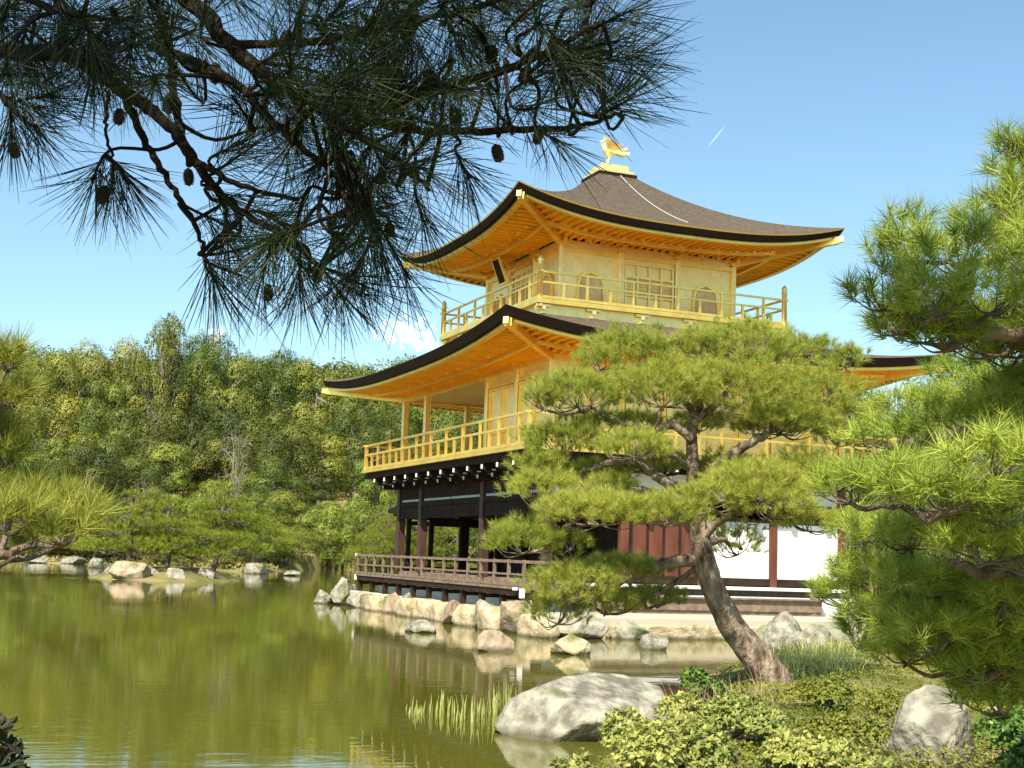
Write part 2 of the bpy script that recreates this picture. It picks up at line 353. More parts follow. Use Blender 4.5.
for p, q in (((-1.0, -1.0), (-1.0, 13.12)), ((-1.13, -1.0), (.28, -1.0))):
    for z, w in ((ZD+rz, .075), (ZD+.30, .05), (ZD+.05, .06)): rail.bar((*p, z), (*q, z), w, w*.9)
drail = rail.build('deck_railing', DECKW, pav)
posts = [(-1.0, y) for y in np.arange(-1.0, 13.05, .93)]+[(.2, -1.0)]
for x, y in posts:
    m_ = MB(); m_.box((x-.034, y-.034, ZD), (x+.034, y+.034, ZD+rz+.045)); m_.build('rail_post', DECKW, drail)
m_ = MB(); m_.box((-1.05, 13.1, ZD+rz-.04), (-.95, 13.17, ZD+rz+.05)); m_.build('rail_end_cap', WHITETIP, drail)
m_ = MB(); m_.box((-1.06, 13.02, ZD-.2), (-.9, 13.1, ZD-.03)); m_.build('rail_end_cap', WHITETIP, drail)
def column(x, y, z0, z1, w, m, name='column'):
    q = MB(); q.box((x-w/2, y-w/2, z0), (x+w/2, y+w/2, z1)); return q.build(name, m, pav, bevel=.02)
C1 = mat('first_storey_column', (.052, .021, .013), .6, 0, var=.35, scale=5, stretch=(1, 1, .25))
for y in (0, 4.25, 9.5, LY): column(0, y, 1.44, 4.12, .24, C1)
for x in (2.1, 4.3, 6.45, LX): column(x, 0, 1.44, 4.12, .22, REDW)
for y in (2.12, 4.25, 6.4, 8.5, LY): column(2.15, y, 1.44, 4.12, .2, DARKW)
for x in (4.3, 6.45, LX): column(x, LY, 1.44, 4.12, .22, DARKW)
m_ = MB()                                                              # the dark inner wall with one bay of open hall in front
m_.box((2.22, .12, 1.44), (2.30, 8.5, 3.9)); m_.box((2.30, 8.42, 1.44), (LX-.1, 8.5, 3.9)); m_.box((LX-.06, .12, 1.44), (LX+.02, LY, 4.1))
m_.build('inner_wall', DARKW, pav)
m_ = MB(); m_.box((.12, .12, 3.98), (LX-.1, LY-.1, 4.06)); m_.build('ceiling', DARKW, pav)
beam = MB()
for z0, z1, d in ((4.24, 4.40, .14), (3.46, 3.62, .10), (3.10, 3.2, .08)):
    beam.box((-d, -d, z0), (d, LY+d, z1)); beam.box((d+.002, -d+.003, z0+.003), (LX+d, d, z1-.003)); beam.box((d+.002, LY-d, z0+.003), (LX+d, LY+d-.003, z1-.003))
beam.box((-.07, .0, 3.70), (.07, LY, 4.08)); beam.box((-.06, .0, 3.203), (.06, LY, 3.457)); beam.build('beam', DARKW, pav)
for y0, y1 in ((.14, 2.06), (2.18, 4.11), (4.39, 6.9), (7.0, 9.36), (9.64, LY-.14)):
    m_ = MB(); m_.box((-.03, y0, 4.083), (.03, y1, 4.237)); m_.build('plaster_band', WHITE, pav)
    m_ = MB(); m_.box((-.026, y0, 3.622), (.026, y1, 3.697)); m_.build('plaster_band', GREYPL, pav)
for x0, x1 in ((.14, 1.98), (2.22, 4.18), (4.42, 6.33), (6.57, LX-.12)):
    m_ = MB(); m_.box((x0, -.03, 3.622), (x1, .03, 4.237)); m_.build('plaster_band', WHITE, pav)
for x0, x1 in ((4.42, 6.33), (6.57, LX-.12)):
    m_ = MB(); m_.box((x0, -.05, 1.66), (x1, .02, 3.1)); m_.build('white_wall_panel', WHITE, pav)
dr = MB(); dr.box((2.22, -.05, 1.60), (4.18, .02, 3.1)); door = dr.build('plank_door', REDW, pav)
m_ = MB()
for x in np.linspace(2.25, 4.1, 5): m_.box((x, -.085, 1.61), (x+.05, -.052, 3.09))
m_.build('door_batten', DARKW, door)
m_ = MB(); m_.box((.3, -.1, 1.47), (LX+.12, .09, 1.655)); m_.build('sill_beam', DARKW, pav)
m_ = MB(); m_.box((.5, -.44, 1.36), (LX+.2, -.003, 1.44)); m_.build('veranda_edge', WHITETIP, pav, bevel=.01)
m_ = MB(); m_.box((1.0, -.62, .84), (7.6, -.46, 1.13)); m_.box((1.0, -.70, 1.132), (7.6, -.46, 1.17)); m_.box((7.3, -.6, TZ), (7.45, -.5, 1.36)); m_.box((1.0, -.58, TZ), (7.6, -.48, .838)); m_.build('veranda_skirting', DECKW, pav)
# low fishing porch reaching over the pond behind the west end
m_ = MB(); px0, px1, py0, py1 = .7, 6.2, 11.9, 15.4; rz0, rz1 = 3.42, 4.0
xm, ym = (px0+px1)/2, (py0+py1)/2
def rib(t, e): return None
ridge = [(px0+1.2, ym, rz1+.1), (px1, ym, rz1+.1)]
e = [(px0, py0-.2, rz0+.1), (px1, py0-.2, rz0), (px1, py1, rz0), (px0, py1, rz0+.1)]
for dz in (0, -.14): m_.v += [(*p[:2], p[2]+dz) for p in e]+[(*p[:2], p[2]+dz) for p in ridge]
m_.f = [(0, 1, 5, 4), (2, 3, 4, 5), (3, 0, 4), (6, 10, 11, 7), (8, 11, 10, 9), (9, 10, 6), (0, 6, 7, 1), (1, 7, 8, 2), (2, 8, 9, 3), (3, 9, 6, 0), (1, 2, 5), (7, 11, 8)]
pr = m_.build('porch_roof', BARK_ROOF, pav)
m_ = MB()
for k in range(14): x = px0+.2+k*.4; m_.bar((x, py0-.1, rz0-.1), (x, py1-.1, rz0-.1), .06, .07)
m_.build('porch_rafter', DARKW, pr)
m_ = MB(); m_.box((px0+.3, py0, 1.0), (px1, py1-.3, 1.2)); m_.build('porch_floor', DECKW, pav)
for x in (px0+.6, (px0+px1)/2, px1-.5):
    for y in (py0+.5, py1-.6): column(x, y, -.3, rz0-.1, .15, DARKW, 'porch_column')
for y in (py0+.5, py1-.6):
    m_ = MB()
    for z in (1.55, 1.8): m_.bar((px0+.6, y, z), (px1-.5, y, z), .05, .05)
    m_.bar((px0+.6, y, 3.05), (px1-.5, y, 3.05), .1, .14); m_.bar((px0+.6, y, 1.5), (px0+.6, y, 3.1), .06, .06)
    m_.build('porch_rail', DARKW, pav)

# --- roofs
def rect_roof(name, outer, inner, zmid, lift, ztop, wall, zwall, th, golds, lip):
    """hipped roof with upturned corners: outer/inner/wall are (x0,y0,x1,y1)"""
    sides = [((0, 1), (2, 1)), ((2, 1), (2, 3)), ((2, 3), (0, 3)), ((0, 3), (0, 1))]
    Q = lambda R, i: np.array([R[i[0]], R[i[1]]], float)
    nS, nT = 48, 16
    def up(s): return lift*abs(s)**2.8
    def top(k, s, t_):
        a, b_ = sides[k]; w = (s+1)/2
        o = Q(outer, a)*(1-w)+Q(outer, b_)*w; n = Q(inner, a)*(1-w)+Q(inner, b_)*w
        xy = o*(1-t_)+n*t_; pr_ = .52*t_+.48*t_**2.1
        return np.array([*xy, zmid+(ztop-zmid)*pr_+up(s)*(1-t_)**1.7])
    def under(k, s, t_, dz=0.0, inset=.10):
        a, b_ = sides[k]; w = (s+1)/2
        R = (outer[0]+inset, outer[1]+inset, outer[2]-inset, outer[3]-inset)
        o = Q(R, a)*(1-w)+Q(R, b_)*w; n = Q(wall, a)*(1-w)+Q(wall, b_)*w
        xy = o*(1-t_)+n*t_
        z0 = zmid-th+up(s); return np.array([*xy, z0*(1-t_)+zwall*t_+dz])
    sv = np.linspace(-1, 1, nS+1); tv = np.linspace(0, 1, nT+1)
    def sheet(fn, tv_, flip):
        mb = MB()
        for k in range(4):
            g = [fn(k, s, t_) for t_ in tv_ for s in sv]; n = nS+1
            fs = [(j*n+i, j*n+i+1, (j+1)*n+i+1, (j+1)*n+i) for j in range(len(tv_)-1) for i in range(nS)]
            mb.add(g, [f[::-1] for f in fs] if flip else fs)
        return mb
    roof = sheet(top, tv, False).build(name, BARK_ROOF, pav, smooth=True)
    # thick dark edge
    ed = MB(); gl = MB(); lp = MB()
    for k in range(4):
        n = nS+1
        A = [top(k, s, 0) for s in sv]; B = [under(k, s, 0) for s in sv]
        B2 = [under(k, s, .06) for s in sv]
        if lip:
            A2 = [a*.82+b_*.18 for a, b_ in zip(A, B)]
            lp.add(A+A2, [(i+1, i, n+i, n+i+1) for i in range(nS)]); A = A2
        ed.add(A+B+B2, [(i+1, i, n+i, n+i+1) for i in range(nS)]+[(n+i+1, n+i, 2*n+i, 2*n+i+1) for i in range(nS)])
        G0 = [under(k, s, .05, -.004) for s in sv]; G1 = [under(k, s, .05, -golds) for s in sv]; G2 = [under(k, s, .13, -golds) for s in sv]
        gl.add(G0+G1+G2, [(i+1, i, n+i, n+i+1) for i in range(nS)]+[(n+i+1, n+i, 2*n+i, 2*n+i+1) for i in range(nS)])
    ed.build('roof_edge', EDGE, roof, smooth=False)
    gl.build('eave_strip', GOLD, roof)
    if lip: lp.build('edge_lip', GOLD, roof)
    rf = sheet(lambda k, s, t_: under(k, s, t_, 0.0), np.linspace(.06, 1, 8), True)
    # rafters: two tiers
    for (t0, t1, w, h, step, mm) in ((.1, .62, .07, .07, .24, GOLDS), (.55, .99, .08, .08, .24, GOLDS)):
        for k in range(4):
            a, b_ = sides[k]; Lw = np.linalg.norm(Q(wall, b_)-Q(wall, a)); Lo = np.linalg.norm(Q(outer, b_)-Q(outer, a))-.2
            for x in np.arange(-Lo/2+.25, Lo/2-.2, step):
                f = lambda t_: (x/((Lo*(1-t_)+Lw*t_)/2))
                tm = t1
                if abs(x) > (Lo*(1-t1)+Lw*t1)/2*.985: tm = (Lo/2-abs(x)/.985)/((Lo-Lw)/2)
                if tm <= t0+.05: continue
                P = [under(k, f(t_), t_, -h/2-.003) for t_ in np.linspace(t0, tm, 3)]
                rf.bar(P[0], P[1], w, h); rf.bar(P[1], P[2], w, h)
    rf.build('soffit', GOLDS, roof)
    bd = MB()
    for k in range(4):
        for t_ in (.60,):
            P = [under(k, s, t_, -.11) for s in np.linspace(-1, 1, 17)]
            for p, q in zip(P[:-1], P[1:]): bd.bar(p, q, .1, .10)
    bd.build('eave_beam', GOLD, roof)
    for k in range(4):                                                # hip rafters with pale ends
        hp = MB(); P0 = under(k, -1, .02, -.14); P1 = under(k, -1, 1, -.14)
        hp.bar(P0, P1, .16, .2); h_ = hp.build('hip_rafter', GOLD, roof)
        d = P0-P1; d /= np.linalg.norm(d); c = MB(); c.bar(P0+d*.002, P0+d*.16, .13, .16); c.build('rafter_cap', WHITETIP if not lip else GOLD, h_) if False else c.build('rafter_end', GOLDW, roof)
    # bright bracket ends along the eave purlin
    for t_, n_ in ((.42, 12), (.86, 9)):
        for k in (0, 3):
            for s in np.linspace(-.94, .94, n_):
                p = under(k, s*(1-.35*t_), t_, -.15); tb = MB(); tb.box(p-.035, p+.035); tb.build('bracket_end', GOLD, roof)
    return top, under
O2 = 2.16; o2 = (-O2, -O2, LX+O2-.1, LY+O2+.5)
in2 = (X3-1.0, Y3-1.0, X3+W3+1.0, Y3+W3+1.0)
top2, und2 = rect_roof('lower_roof', o2, in2, 7.28, .46, 8.45, (-.05, -.05, LX+.05, LY+.05), 7.12, .23, .08, False)
O3 = 2.28; o3 = (X3-O3, Y3-O3, X3+W3+O3, Y3+W3+O3); cx3, cy3 = X3+W3/2, Y3+W3/2
in3 = (cx3-.6, cy3-.6, cx3+.6, cy3+.6)
top3, und3 = rect_roof('upper_roof', o3, in3, 11.02, .57, 13.52, (X3-.05, Y3-.05, X3+W3+.05, Y3+W3+.05), 10.86, .20, .08, True)
m_ = MB(); m_.tube([top3(0, .12, t_)+np.array([0, 0, .03]) for t_ in np.linspace(1, .22, 16)], .009, 6)
m_.build('conductor_strip', GREYPL, pav)

# --- second storey
def rail_set(name, x0, y0, x1, y1, z, h, step, ends=.12, every=2, m=GOLD, posth=None, bw=.07):
    "three-bar gold railing round a rectangle"
    R = MB(); cs = [(x0, y0), (x1, y0), (x1, y1), (x0, y1)]
    for i in range(4):
        a = np.array(cs[i]); b_ = np.array(cs[(i+1) % 4]); d = (b_-a)/np.linalg.norm(b_-a)
        for zz, w, ex in ((z+h, bw, ends), (z+h*.62, bw*.9, ends*.3), (z+.06, bw*1.3, ends*.6)):
            off = (0.0015 if i % 2 else 0)
            R.bar((*(a-d*ex), zz+off), (*(b_+d*ex), zz+off), w, w*.9)
    ro = R.build(name, m, pav)
    for i in range(4):
        a = np.array(cs[i]); b_ = np.array(cs[(i+1) % 4]); L_ = np.linalg.norm(b_-a); d = (b_-a)/L_; n_ = max(2, round(L_/step))
        far_ = MB()
        for k in range(1, n_):
            p = a+d*L_*k/n_; hh_ = h if k % every == 0 else h*.62
            B = MB() if i in (0, 3) else far_; B.box((p[0]-.032, p[1]-.032, z+.06), (p[0]+.032, p[1]+.032, z+hh_-.01)); B.build('baluster', m, ro) if i in (0, 3) else None
        if far_.v: tag(far_.build('baluster', m, ro), kind='stuff')
    return ro, cs
m_ = MB(); m_.box((-1.07, -1.07, ZB-.09), (LX+1.07, LY+1.07, ZB)); balc = m_.build('balcony', GOLD, pav)
m_ = MB(); m_.box((-.95, -.95, ZB-.28), (LX+.95, LY+.95, ZB-.092)); m_.build('balcony_underside', DARKW, pav)
def bracket(x, y, dx, dy):
    q = MB(); q.bar((x, y, 4.29), (x+dx*.80, y+dy*.80, 4.29), .13, .17); q.bar((x, y, 4.1), (x+dx*.5, y+dy*.5, 4.1), .12, .15)
    q.box((x+dx*.55-.1, y+dy*.55-.1, 4.16), (x+dx*.55+.1, y+dy*.55+.1, 4.2))
    o = q.build('bracket', DARKW, pav)
    for q0_, q1_, zz, a_, b_ in ((.802, .82, 4.29, .09, .11), (.502, .52, 4.1, .08, .09)):
        w = MB(); w.bar((x+dx*q0_, y+dy*q0_, zz), (x+dx*q1_, y+dy*q1_, zz), a_, b_); w.build('bracket_tip', WHITETIP, o)
    w = MB(); w.box((x+dx*.5-.05-.04*abs(dy), y+dy*.5-.05-.04*abs(dx), 4.201), (x+dx*.5+.05+.04*abs(dy), y+dy*.5+.05+.04*abs(dx), 4.238)); w.build('bracket_tip', WHITETIP, o)
for y in np.arange(0, LY+.1, LY/11): bracket(-.14, y, -1, 0)
for x in np.arange(.9, LX+.1, LX/8): bracket(x, -.14, 0, -1)
r2, cs = rail_set('balcony_railing', -.97, -.97, LX+.97, LY+.97, ZB, .80, .66)
for x, y in cs:
    q = MB(); q.box((x-.05, y-.05, ZB), (x+.05, y+.05, ZB+.84)); q.build('corner_post', GOLD, r2)
ZW = 7.14
for y in (0, 2.12, 4.25, 9.5, LY): column(0, y, ZB, ZW-.1, .19, GOLDW)
for x in (2.15, 4.3, 6.45, LX): column(x, 0, ZB, ZW-.1, .19, GOLDW)
for y in (4.25, 8.0, LY): column(2.15, y, ZB, ZW-.2, .17, GOLDW)
m_ = MB()
for p, q in (((0, 0), (0, LY)), ((0, 0), (LX, 0)), ((LX, 0), (LX, LY)), ((0, LY), (LX, LY))):
    m_.bar((*p, ZW-.12), (*q, ZW-.12+.002*(p[0] == q[0])), .22, .24); q2 = (0, 4.25) if q == (0, LY) else q; m_.bar((*p, 6.62), (*q2, 6.62+.002*(p[0] == q[0])), .13, .12) if p != (0, LY) else None
m_.build('head_beam', GOLD, pav)
m_ = MB(); m_.box((.05, .05, ZW-.16), (LX-.05, LY-.05, ZW-.1)); m_.build('porch_ceiling', PALEC, pav)
m_ = MB(); m_.box((.02, .02, ZB), (.08, 4.2, ZW-.2)); m_.box((.082, .02, ZB), (LX-.02, .08, ZW-.2)); m_.box((LX-.08, .082, ZB), (LX-.02, LY-.4, ZW-.2))
m_.box((.082, 4.14, ZB), (2.18, 4.2, ZW-.2)); m_.box((2.12, 4.202, ZB), (2.18, 9.6, ZW-.2)); m_.box((2.182, 9.54, ZB), (LX-.082, 9.6, ZW-.2)); m_.build('second_storey_wall', GOLDW, pav)
def panel(y0, y1, face, z0, z1, n):
    "framed boards proud of the wall"
    fr = MB(); d = .045
    def bx(a0, a1, b0, b1, dd):
        if face == 'L': fr.box((-dd, a0, b0), (.018, a1, b1))
        else: fr.box((a0, -dd, b0), (a1, .018, b1))
    for k in range(n):
        a0 = y0+(y1-y0)*k/n; a1 = y0+(y1-y0)*(k+1)/n
        bx(a0+.01, a0+.06, z0, z1, d); bx(a1-.06, a1-.01, z0, z1, d); bx(a0+.062, a1-.062, z0, z0+.06, d-.004); bx(a0+.062, a1-.062, z1-.06, z1, d-.004); bx(a0+.062, a1-.062, z0+.62, z0+.68, d-.004)
    fr.build('wall_panel_frame', GOLD, pav)
for y0, y1 in ((.12, 2.0), (2.24, 4.13)): panel(y0, y1, 'L', ZB+.02, 6.55, 2)
for x0, x1 in ((.12, 2.03), (2.27, 4.18), (4.42, 6.33), (6.57, 8.48)): panel(x0, x1, 'R', ZB+.02, 6.55, 2)
# --- third storey
Z3 = 8.83
m_ = MB(); m_.box((X3-1.0, Y3-1.0, 8.25), (X3+W3+1.0, Y3+W3+1.0, Z3-.12)); m_.build('waist_wall', GOLDW, pav)
m_ = MB(); m_.box((X3-1.16, Y3-1.16, Z3-.118), (X3+W3+1.16, Y3+W3+1.16, Z3)); m_.build('upper_balcony', GOLD, pav)
for i in range(6):
    for fx, fy in ((X3-.95+i*1.48, Y3-1.0), (None, Y3-.95+i*1.48)):
        q = MB()
        if fx is not None:
            q.bar((fx, Y3-.99, 8.60), (fx, Y3-1.12, 8.60), .1, .1); q.bar((fx-.2, Y3-1.06, 8.66), (fx+.2, Y3-1.06, 8.66), .07, .07)
            q.box((fx-.06, Y3-1.05, 8.45), (fx+.06, Y3-.99, 8.55))
        else:
            q.bar((X3-.99, fy, 8.60), (X3-1.12, fy, 8.60), .1, .1); q.bar((X3-1.06, fy-.2, 8.66), (X3-1.06, fy+.2, 8.66), .07, .07)
        q.build('waist_bracket', GOLDW, pav)
r3, cs = rail_set('upper_railing', X3-1.07, Y3-1.07, X3+W3+1.07, Y3+W3+1.07, Z3, .74, .72, bw=.06)
for x, y in cs:
    q = MB(); q.lathe((x, y, Z3), [(.075, 0), (.075, .92), (.085, .93), (.085, .97), (.055, .985), (.08, 1.02), (.085, 1.06), (.05, 1.12), (.012, 1.17)], 14)
    q.build('corner_post', GOLDW, r3, smooth=True)
m_ = MB()
a = .03
m_.box((X3+a, Y3+a, Z3), (X3+W3-a, Y3+W3-a, 10.8)); m_.build('third_storey_wall', GOLDW, pav)
for i in range(4):
    for j in range(4):
        if 0 < i < 3 and 0 < j < 3: continue
        column(X3+W3*i/3, Y3+W3*j/3, Z3, 10.62, .15, GOLDW)
        q = MB(); x, y = X3+W3*i/3, Y3+W3*j/3
        q.box((x-.11, y-.11, 10.62), (x+.11, y+.11, 10.70)); q.box((x-.3, y-.055, 10.70), (x+.3, y+.055, 10.80)); q.box((x-.055, y-.3, 10.702), (x+.055, y+.3, 10.802))
        q.build('capital', GOLD, pav)
m_ = MB()
for p, q in (((X3, Y3), (X3, Y3+W3)), ((X3, Y3), (X3+W3, Y3)), ((X3+W3, Y3), (X3+W3, Y3+W3)), ((X3, Y3+W3), (X3+W3, Y3+W3))):
    m_.bar((*p, 10.52), (*q, 10.52+.002*(p[0] == q[0])), .11, .12); m_.bar((*p, 8.93), (*q, 8.93+.002*(p[0] == q[0])), .12, .12)
m_.build('tie_beam', GOLD, pav)
LATT = goldmat('window_lattice', (.85, .66, .30), .5, .2); DARKGAP = mat('window_paper', (.62, .54, .34), .7, 0)
def face_pt(face, u, z, d):
    return (X3+u, Y3-d, z) if face == 'R' else (X3-d, Y3+u, z)
def bell_window(face, u, z0, z1, w):
    H = z1-z0
    prof = [(1.04, 0), (1.0, .2), (.97, .45), (.93, .64), (.84, .78), (.68, .875), (.46, .93), (.22, .955), (0, 1.0)]
    pts = [(u+w/2*a_, z0+H*b_) for a_, b_ in prof]+[(u-w/2*a_, z0+H*b_) for a_, b_ in prof[-2::-1]]
    inn = [(u+(p-u)*.86, z0+(z-z0)*.93) for p, z in pts]
    nd_ = np.array(face_pt(face, 0, 0, 1))-np.array(face_pt(face, 0, 0, 0))
    fr = MB(); n = len(pts)
    A = [np.array(face_pt(face, p, z, .0)) for p, z in pts]; B = [np.array(face_pt(face, p, z, .0)) for p, z in inn]
    fr.add([p+nd_*.05 for p in A]+[p+nd_*.05 for p in B]+[p-nd_*.02 for p in A]+[p-nd_*.02 for p in B],
           [(i, i+1, n+i+1, n+i) for i in range(n-1)]+[(i+1, i, 2*n+i, 2*n+i+1) for i in range(n-1)]+[(n+i, n+i+1, 3*n+i+1, 3*n+i) for i in range(n-1)])
    o = fr.build('bell_window', GOLD, pav)
    bk = MB(); bk.prism([p-nd_*.028 for p in B], nd_*.012); bk.build('pane', DARKGAP, o)
    lt = MB()
    for k in range(11):
        uu = u-w/2*.78+w*.78*k/10; top_ = max(z for p, z in inn if True) 
        xs = abs(uu-u)/(w/2*.86); zt = np.interp(xs, [a_ for a_, _ in prof[::-1]], [b_ for _, b_ in prof[::-1]])*H*.93+z0
        lt.bar(face_pt(face, uu, z0+.01, -.005), face_pt(face, uu, zt-.01, -.005), .014, .014)
    for zz in np.linspace(z0+.15, z0+H*.72, 4): lt.bar(face_pt(face, u-w*.42, zz, -.004), face_pt(face, u+w*.42, zz, -.004), .02, .02)
    lt.build('lattice', LATT, o)
for face in 'LR':
    for u in (W3/6, W3*5/6): bell_window(face, u, 8.99, 10.0, .86)
    d = MB(); u0, u1 = W3/3+.16, W3*2/3-.16
    for k in range(5): u = u0+(u1-u0)*k/4; d.bar(face_pt(face, u, 8.99, .02), face_pt(face, u, 10.34, .02), .055, .05)
    for zz in (9.02, 9.42, 9.95, 10.32): d.bar(face_pt(face, u0, zz, .018), face_pt(face, u1, zz, .018), .04, .05)
    d.bar(face_pt(face, u0-.1, 8.99, .03), face_pt(face, u0-.1, 10.45, .03), .09, .08); d.bar(face_pt(face, u1+.1, 8.99, .03), face_pt(face, u1+.1, 10.45, .03), .09, .08)
    dd = d.build('panel_door', GOLDW, pav)
    lt = MB()
    for k in range(4):
        a0 = u0+(u1-u0)*k/4
        for j in range(1, 6): lt.bar(face_pt(face, a0+(u1-u0)/24*j, 9.44, .0), face_pt(face, a0+(u1-u0)/24*j, 9.94, .0), .014, .014)
        for zz in np.linspace(9.5, 9.9, 5): lt.bar(face_pt(face, a0+.03, zz, .001), face_pt(face, a0+(u1-u0)/4-.03, zz, .001), .012, .012)
    lt.build('lattice', LATT, dd)
# name board under the south eave
m_ = MB(); c0 = np.array([X3-.55, cy3, 10.28]); m_.prism([c0+np.array([0, -.24, -.32]), c0+np.array([0, .24, -.32]), c0+np.array([-.28, .24, .34]), c0+np.array([-.28, -.24, .34])], (-.05, 0, -.02))
pl = m_.build('name_board', DARKW, pav)
m_ = MB()
for a_, b_ in (((0, -.26, -.34), (0, .26, -.34)), ((0, .26, -.34), (-.28, .26, .36)), ((-.28, .26, .36), (-.28, -.26, .36)), ((-.28, -.26, .36), (0, -.26, -.34))):
    m_.bar(c0+np.array(a_)+np.array([-.04, 0, 0]), c0+np.array(b_)+np.array([-.04, 0, 0]), .05, .06)
m_.build('board_frame', GOLD, pl)
# --- finial and phoenix
m_ = MB(); m_.box((cx3-.64, cy3-.64, 13.46), (cx3+.64, cy3+.64, 13.60)); m_.build('roof_cap', EDGE, pav, bevel=.01)
m_ = MB(); m_.box((cx3-.58, cy3-.58, 13.602), (cx3+.58, cy3+.58, 13.70)); m_.box((cx3-.45, cy3-.45, 13.702), (cx3+.45, cy3+.45, 13.90)); m_.box((cx3-.3, cy3-.2, 13.902), (cx3+.1, cy3+.2, 13.95)); m_.build('finial_base', GOLDW, pav, bevel=.015)
ph = MB(); q0 = np.array([cx3-.05, cy3, 13.94])
for s in (-1, 1):
    ph.tube([q0+np.array([-.04, .06*s, 0]), q0+np.array([-.02, .06*s, .16]), q0+np.array([.03, .055*s, .32]), q0+np.array([.0, .05*s, .44])], [.028, .022, .03, .06], 8)
    for dx, dy in ((-.09, 0), (-.06, .05), (.06, 0)): ph.bar(q0+np.array([-.04, .06*s, .012]), q0+np.array([-.04+dx, .06*s+dy, .008]), .02, .02)
ph.tube(spline([q0+np.array(p) for p in ((.18, 0, .46), (.10, 0, .44), (0, 0, .46), (-.09, 0, .53), (-.13, 0, .63), (-.12, 0, .72), (-.16, 0, .77), (-.23, 0, .76), (-.29, 0, .73))], 4),
        np.interp(np.linspace(0, 8, 33), range(9), [.05, .115, .135, .10, .062, .05, .062, .035, .006]), 10)
for k in range(4): ph.bar(q0+np.array([-.16+.03*k, 0, .80]), q0+np.array([-.15+.09*k, 0, .95-.02*k]), .02, .05)
for s in (-1, 1):                                                     # raised wings, feather by feather
    for k in range(9):
        t_ = k/8; a0 = q0+np.array([-.07+.20*t_, .10*s, .53-.03*t_]); ang = math.radians(98-62*t_)
        L_ = .36-.12*t_; tip = a0+np.array([L_*math.cos(ang), s*(.17+.04*t_), L_*math.sin(ang)*.85])
        mid = (a0+tip)/2; w = np.array([math.sin(ang), 0, -math.cos(ang)])*.042
        ph.prism([a0-w*.5, mid-w, tip, mid+w, a0+w*.5], (0, .014*s, 0))
for k in range(11):                                                   # fanned tail
    t_ = k/10-.5; b0 = q0+np.array([.15, .03*t_, .47]); ang = math.radians(20+58*(k % 3)/2-22)
    tip = b0+np.array([.52*math.cos(ang)-.1*abs(t_), .45*t_, .36*math.sin(ang)-.02]); mid = (b0*.4+tip*.6)
    w = np.array([-math.sin(ang), 0, math.cos(ang)])*.045
    ph.prism([b0-w*.3, mid-w, tip-w*.6, tip+w*.6, mid+w, b0+w*.3], (0, .014, 0))
ph.build('phoenix_ornament', GOLDW, pav, smooth=False)

# ------------------------------------------------------------------ rocks
def rock_mesh(seed, size, box=False, cuts=20, rough=.035, sub=5):
    g = np.random.default_rng(seed)
    bm_v = []; import bmesh
    bm = bmesh.new(); bmesh.ops.create_icosphere(bm, subdivisions=sub, radius=1.0)
    P = np.array([v.co[:] for v in bm.verts]); Fc = np.array([[v.index for v in f.verts] for f in bm.faces]); bm.free()
    if box: P = np.sign(P)*np.abs(P)**.38; P /= np.abs(P).max()
    for _ in range(8 if box else cuts):
        n = g.normal(size=3); n /= np.linalg.norm(n); d = g.uniform(.95, 1.2) if box else g.uniform(.48, .85)
        P -= np.clip(P@n-d, 0, None)[:, None]*n
    nz = np.zeros(len(P))
    for k in range(26):
        w = g.normal(size=3)*(2.0+k*1.1); nz += np.sin(P@w+g.uniform(0, 6.28))/(1+k*.5)
    P *= (1+rough*nz[:, None]*.6)
    lo_, hi_ = P.min(0), P.max(0); P = (P-(lo_+hi_)/2)/((hi_-lo_)/2)*np.array(size)/2
    return np_mesh('rock', P, Fc)
ROCKS = []
def rock(loc, size, seed, m, label, group=None, rz=0.0, name='rock', lean=0.0):
    me = rock_mesh(seed, size, box=m is STONEC and 'rock' not in label); me.materials.append(m)
    if lean:
        for v in me.vertices: v.co.z = -size[2]/2+(v.co.z+size[2]/2)*(1-lean*.5+lean*v.co.x/size[0]*2*.5)
    o = bpy.data.objects.new(name, me); COL.objects.link(o); o.location = Vector(loc); o.rotation_euler = (0, 0, rz)
    return tag(o, label, 'rock', group)
def rock_at(px0, px1, ytop, ybot, seed, m, label, z=WATER, group=None, dz=.15, depth=.8, rz=0.0, name='rock', lean=0.0):
    "a rock whose foot stands at level z where the photograph shows it"
    b = onz((px0+px1)/2, ybot, z); D = (b-C)@_f; w = (px1-px0)/F*D; h = (ybot-ytop)/F*D; dz = max(dz, h*.6)
    hd = (b-C)*np.array([1, 1, 0]); c = b+hd/np.linalg.norm(hd)*w*depth*.4; c[2] = z+h/2-dz/2
    return rock(c, (w*1.05, w*depth, h+dz), seed, m, label, group, -YAW+rz, name, lean)
G_E = 'stones edging the pond below the deck'
rock_at(494, 668, 662, 742, 14, STONEG, 'large broad grey lichened boulder at the water beside the reeds', name='boulder', depth=.75, lean=.3)
rock_at(896, 982, 690, 778, 9, STONEG, 'upright pale grey boulder in the ground cover at lower right', z=.5, name='boulder', depth=.8, dz=.3)
rock_at(878, 906, 724, 748, 12, STONEG, 'small pale stone just left of the upright boulder at lower right', z=.55)
rock_at(470, 513, 631, 652, 21, STONEP, 'white topped rock with a purplish foot standing in the pond off the deck corner')
rock_at(405, 436, 620, 633, 22, STONEG, 'small dark rock barely rising from the water off the deck')
rock_at(551, 590, 634, 655, 23, STONEC, 'cream rock at the water under the low pine boughs')
rock_at(640, 668, 634, 650, 24, STONEG, 'grey rock at the kerb just left of the leaning trunk')
rock_at(762, 806, 612, 652, 25, STONEG, 'tall pale rugged rock by the water right of the leaning trunk')
rock_at(793, 838, 624, 655, 26, STONEG, 'low wide rugged rock beside the tall pale one right of the leaning trunk')
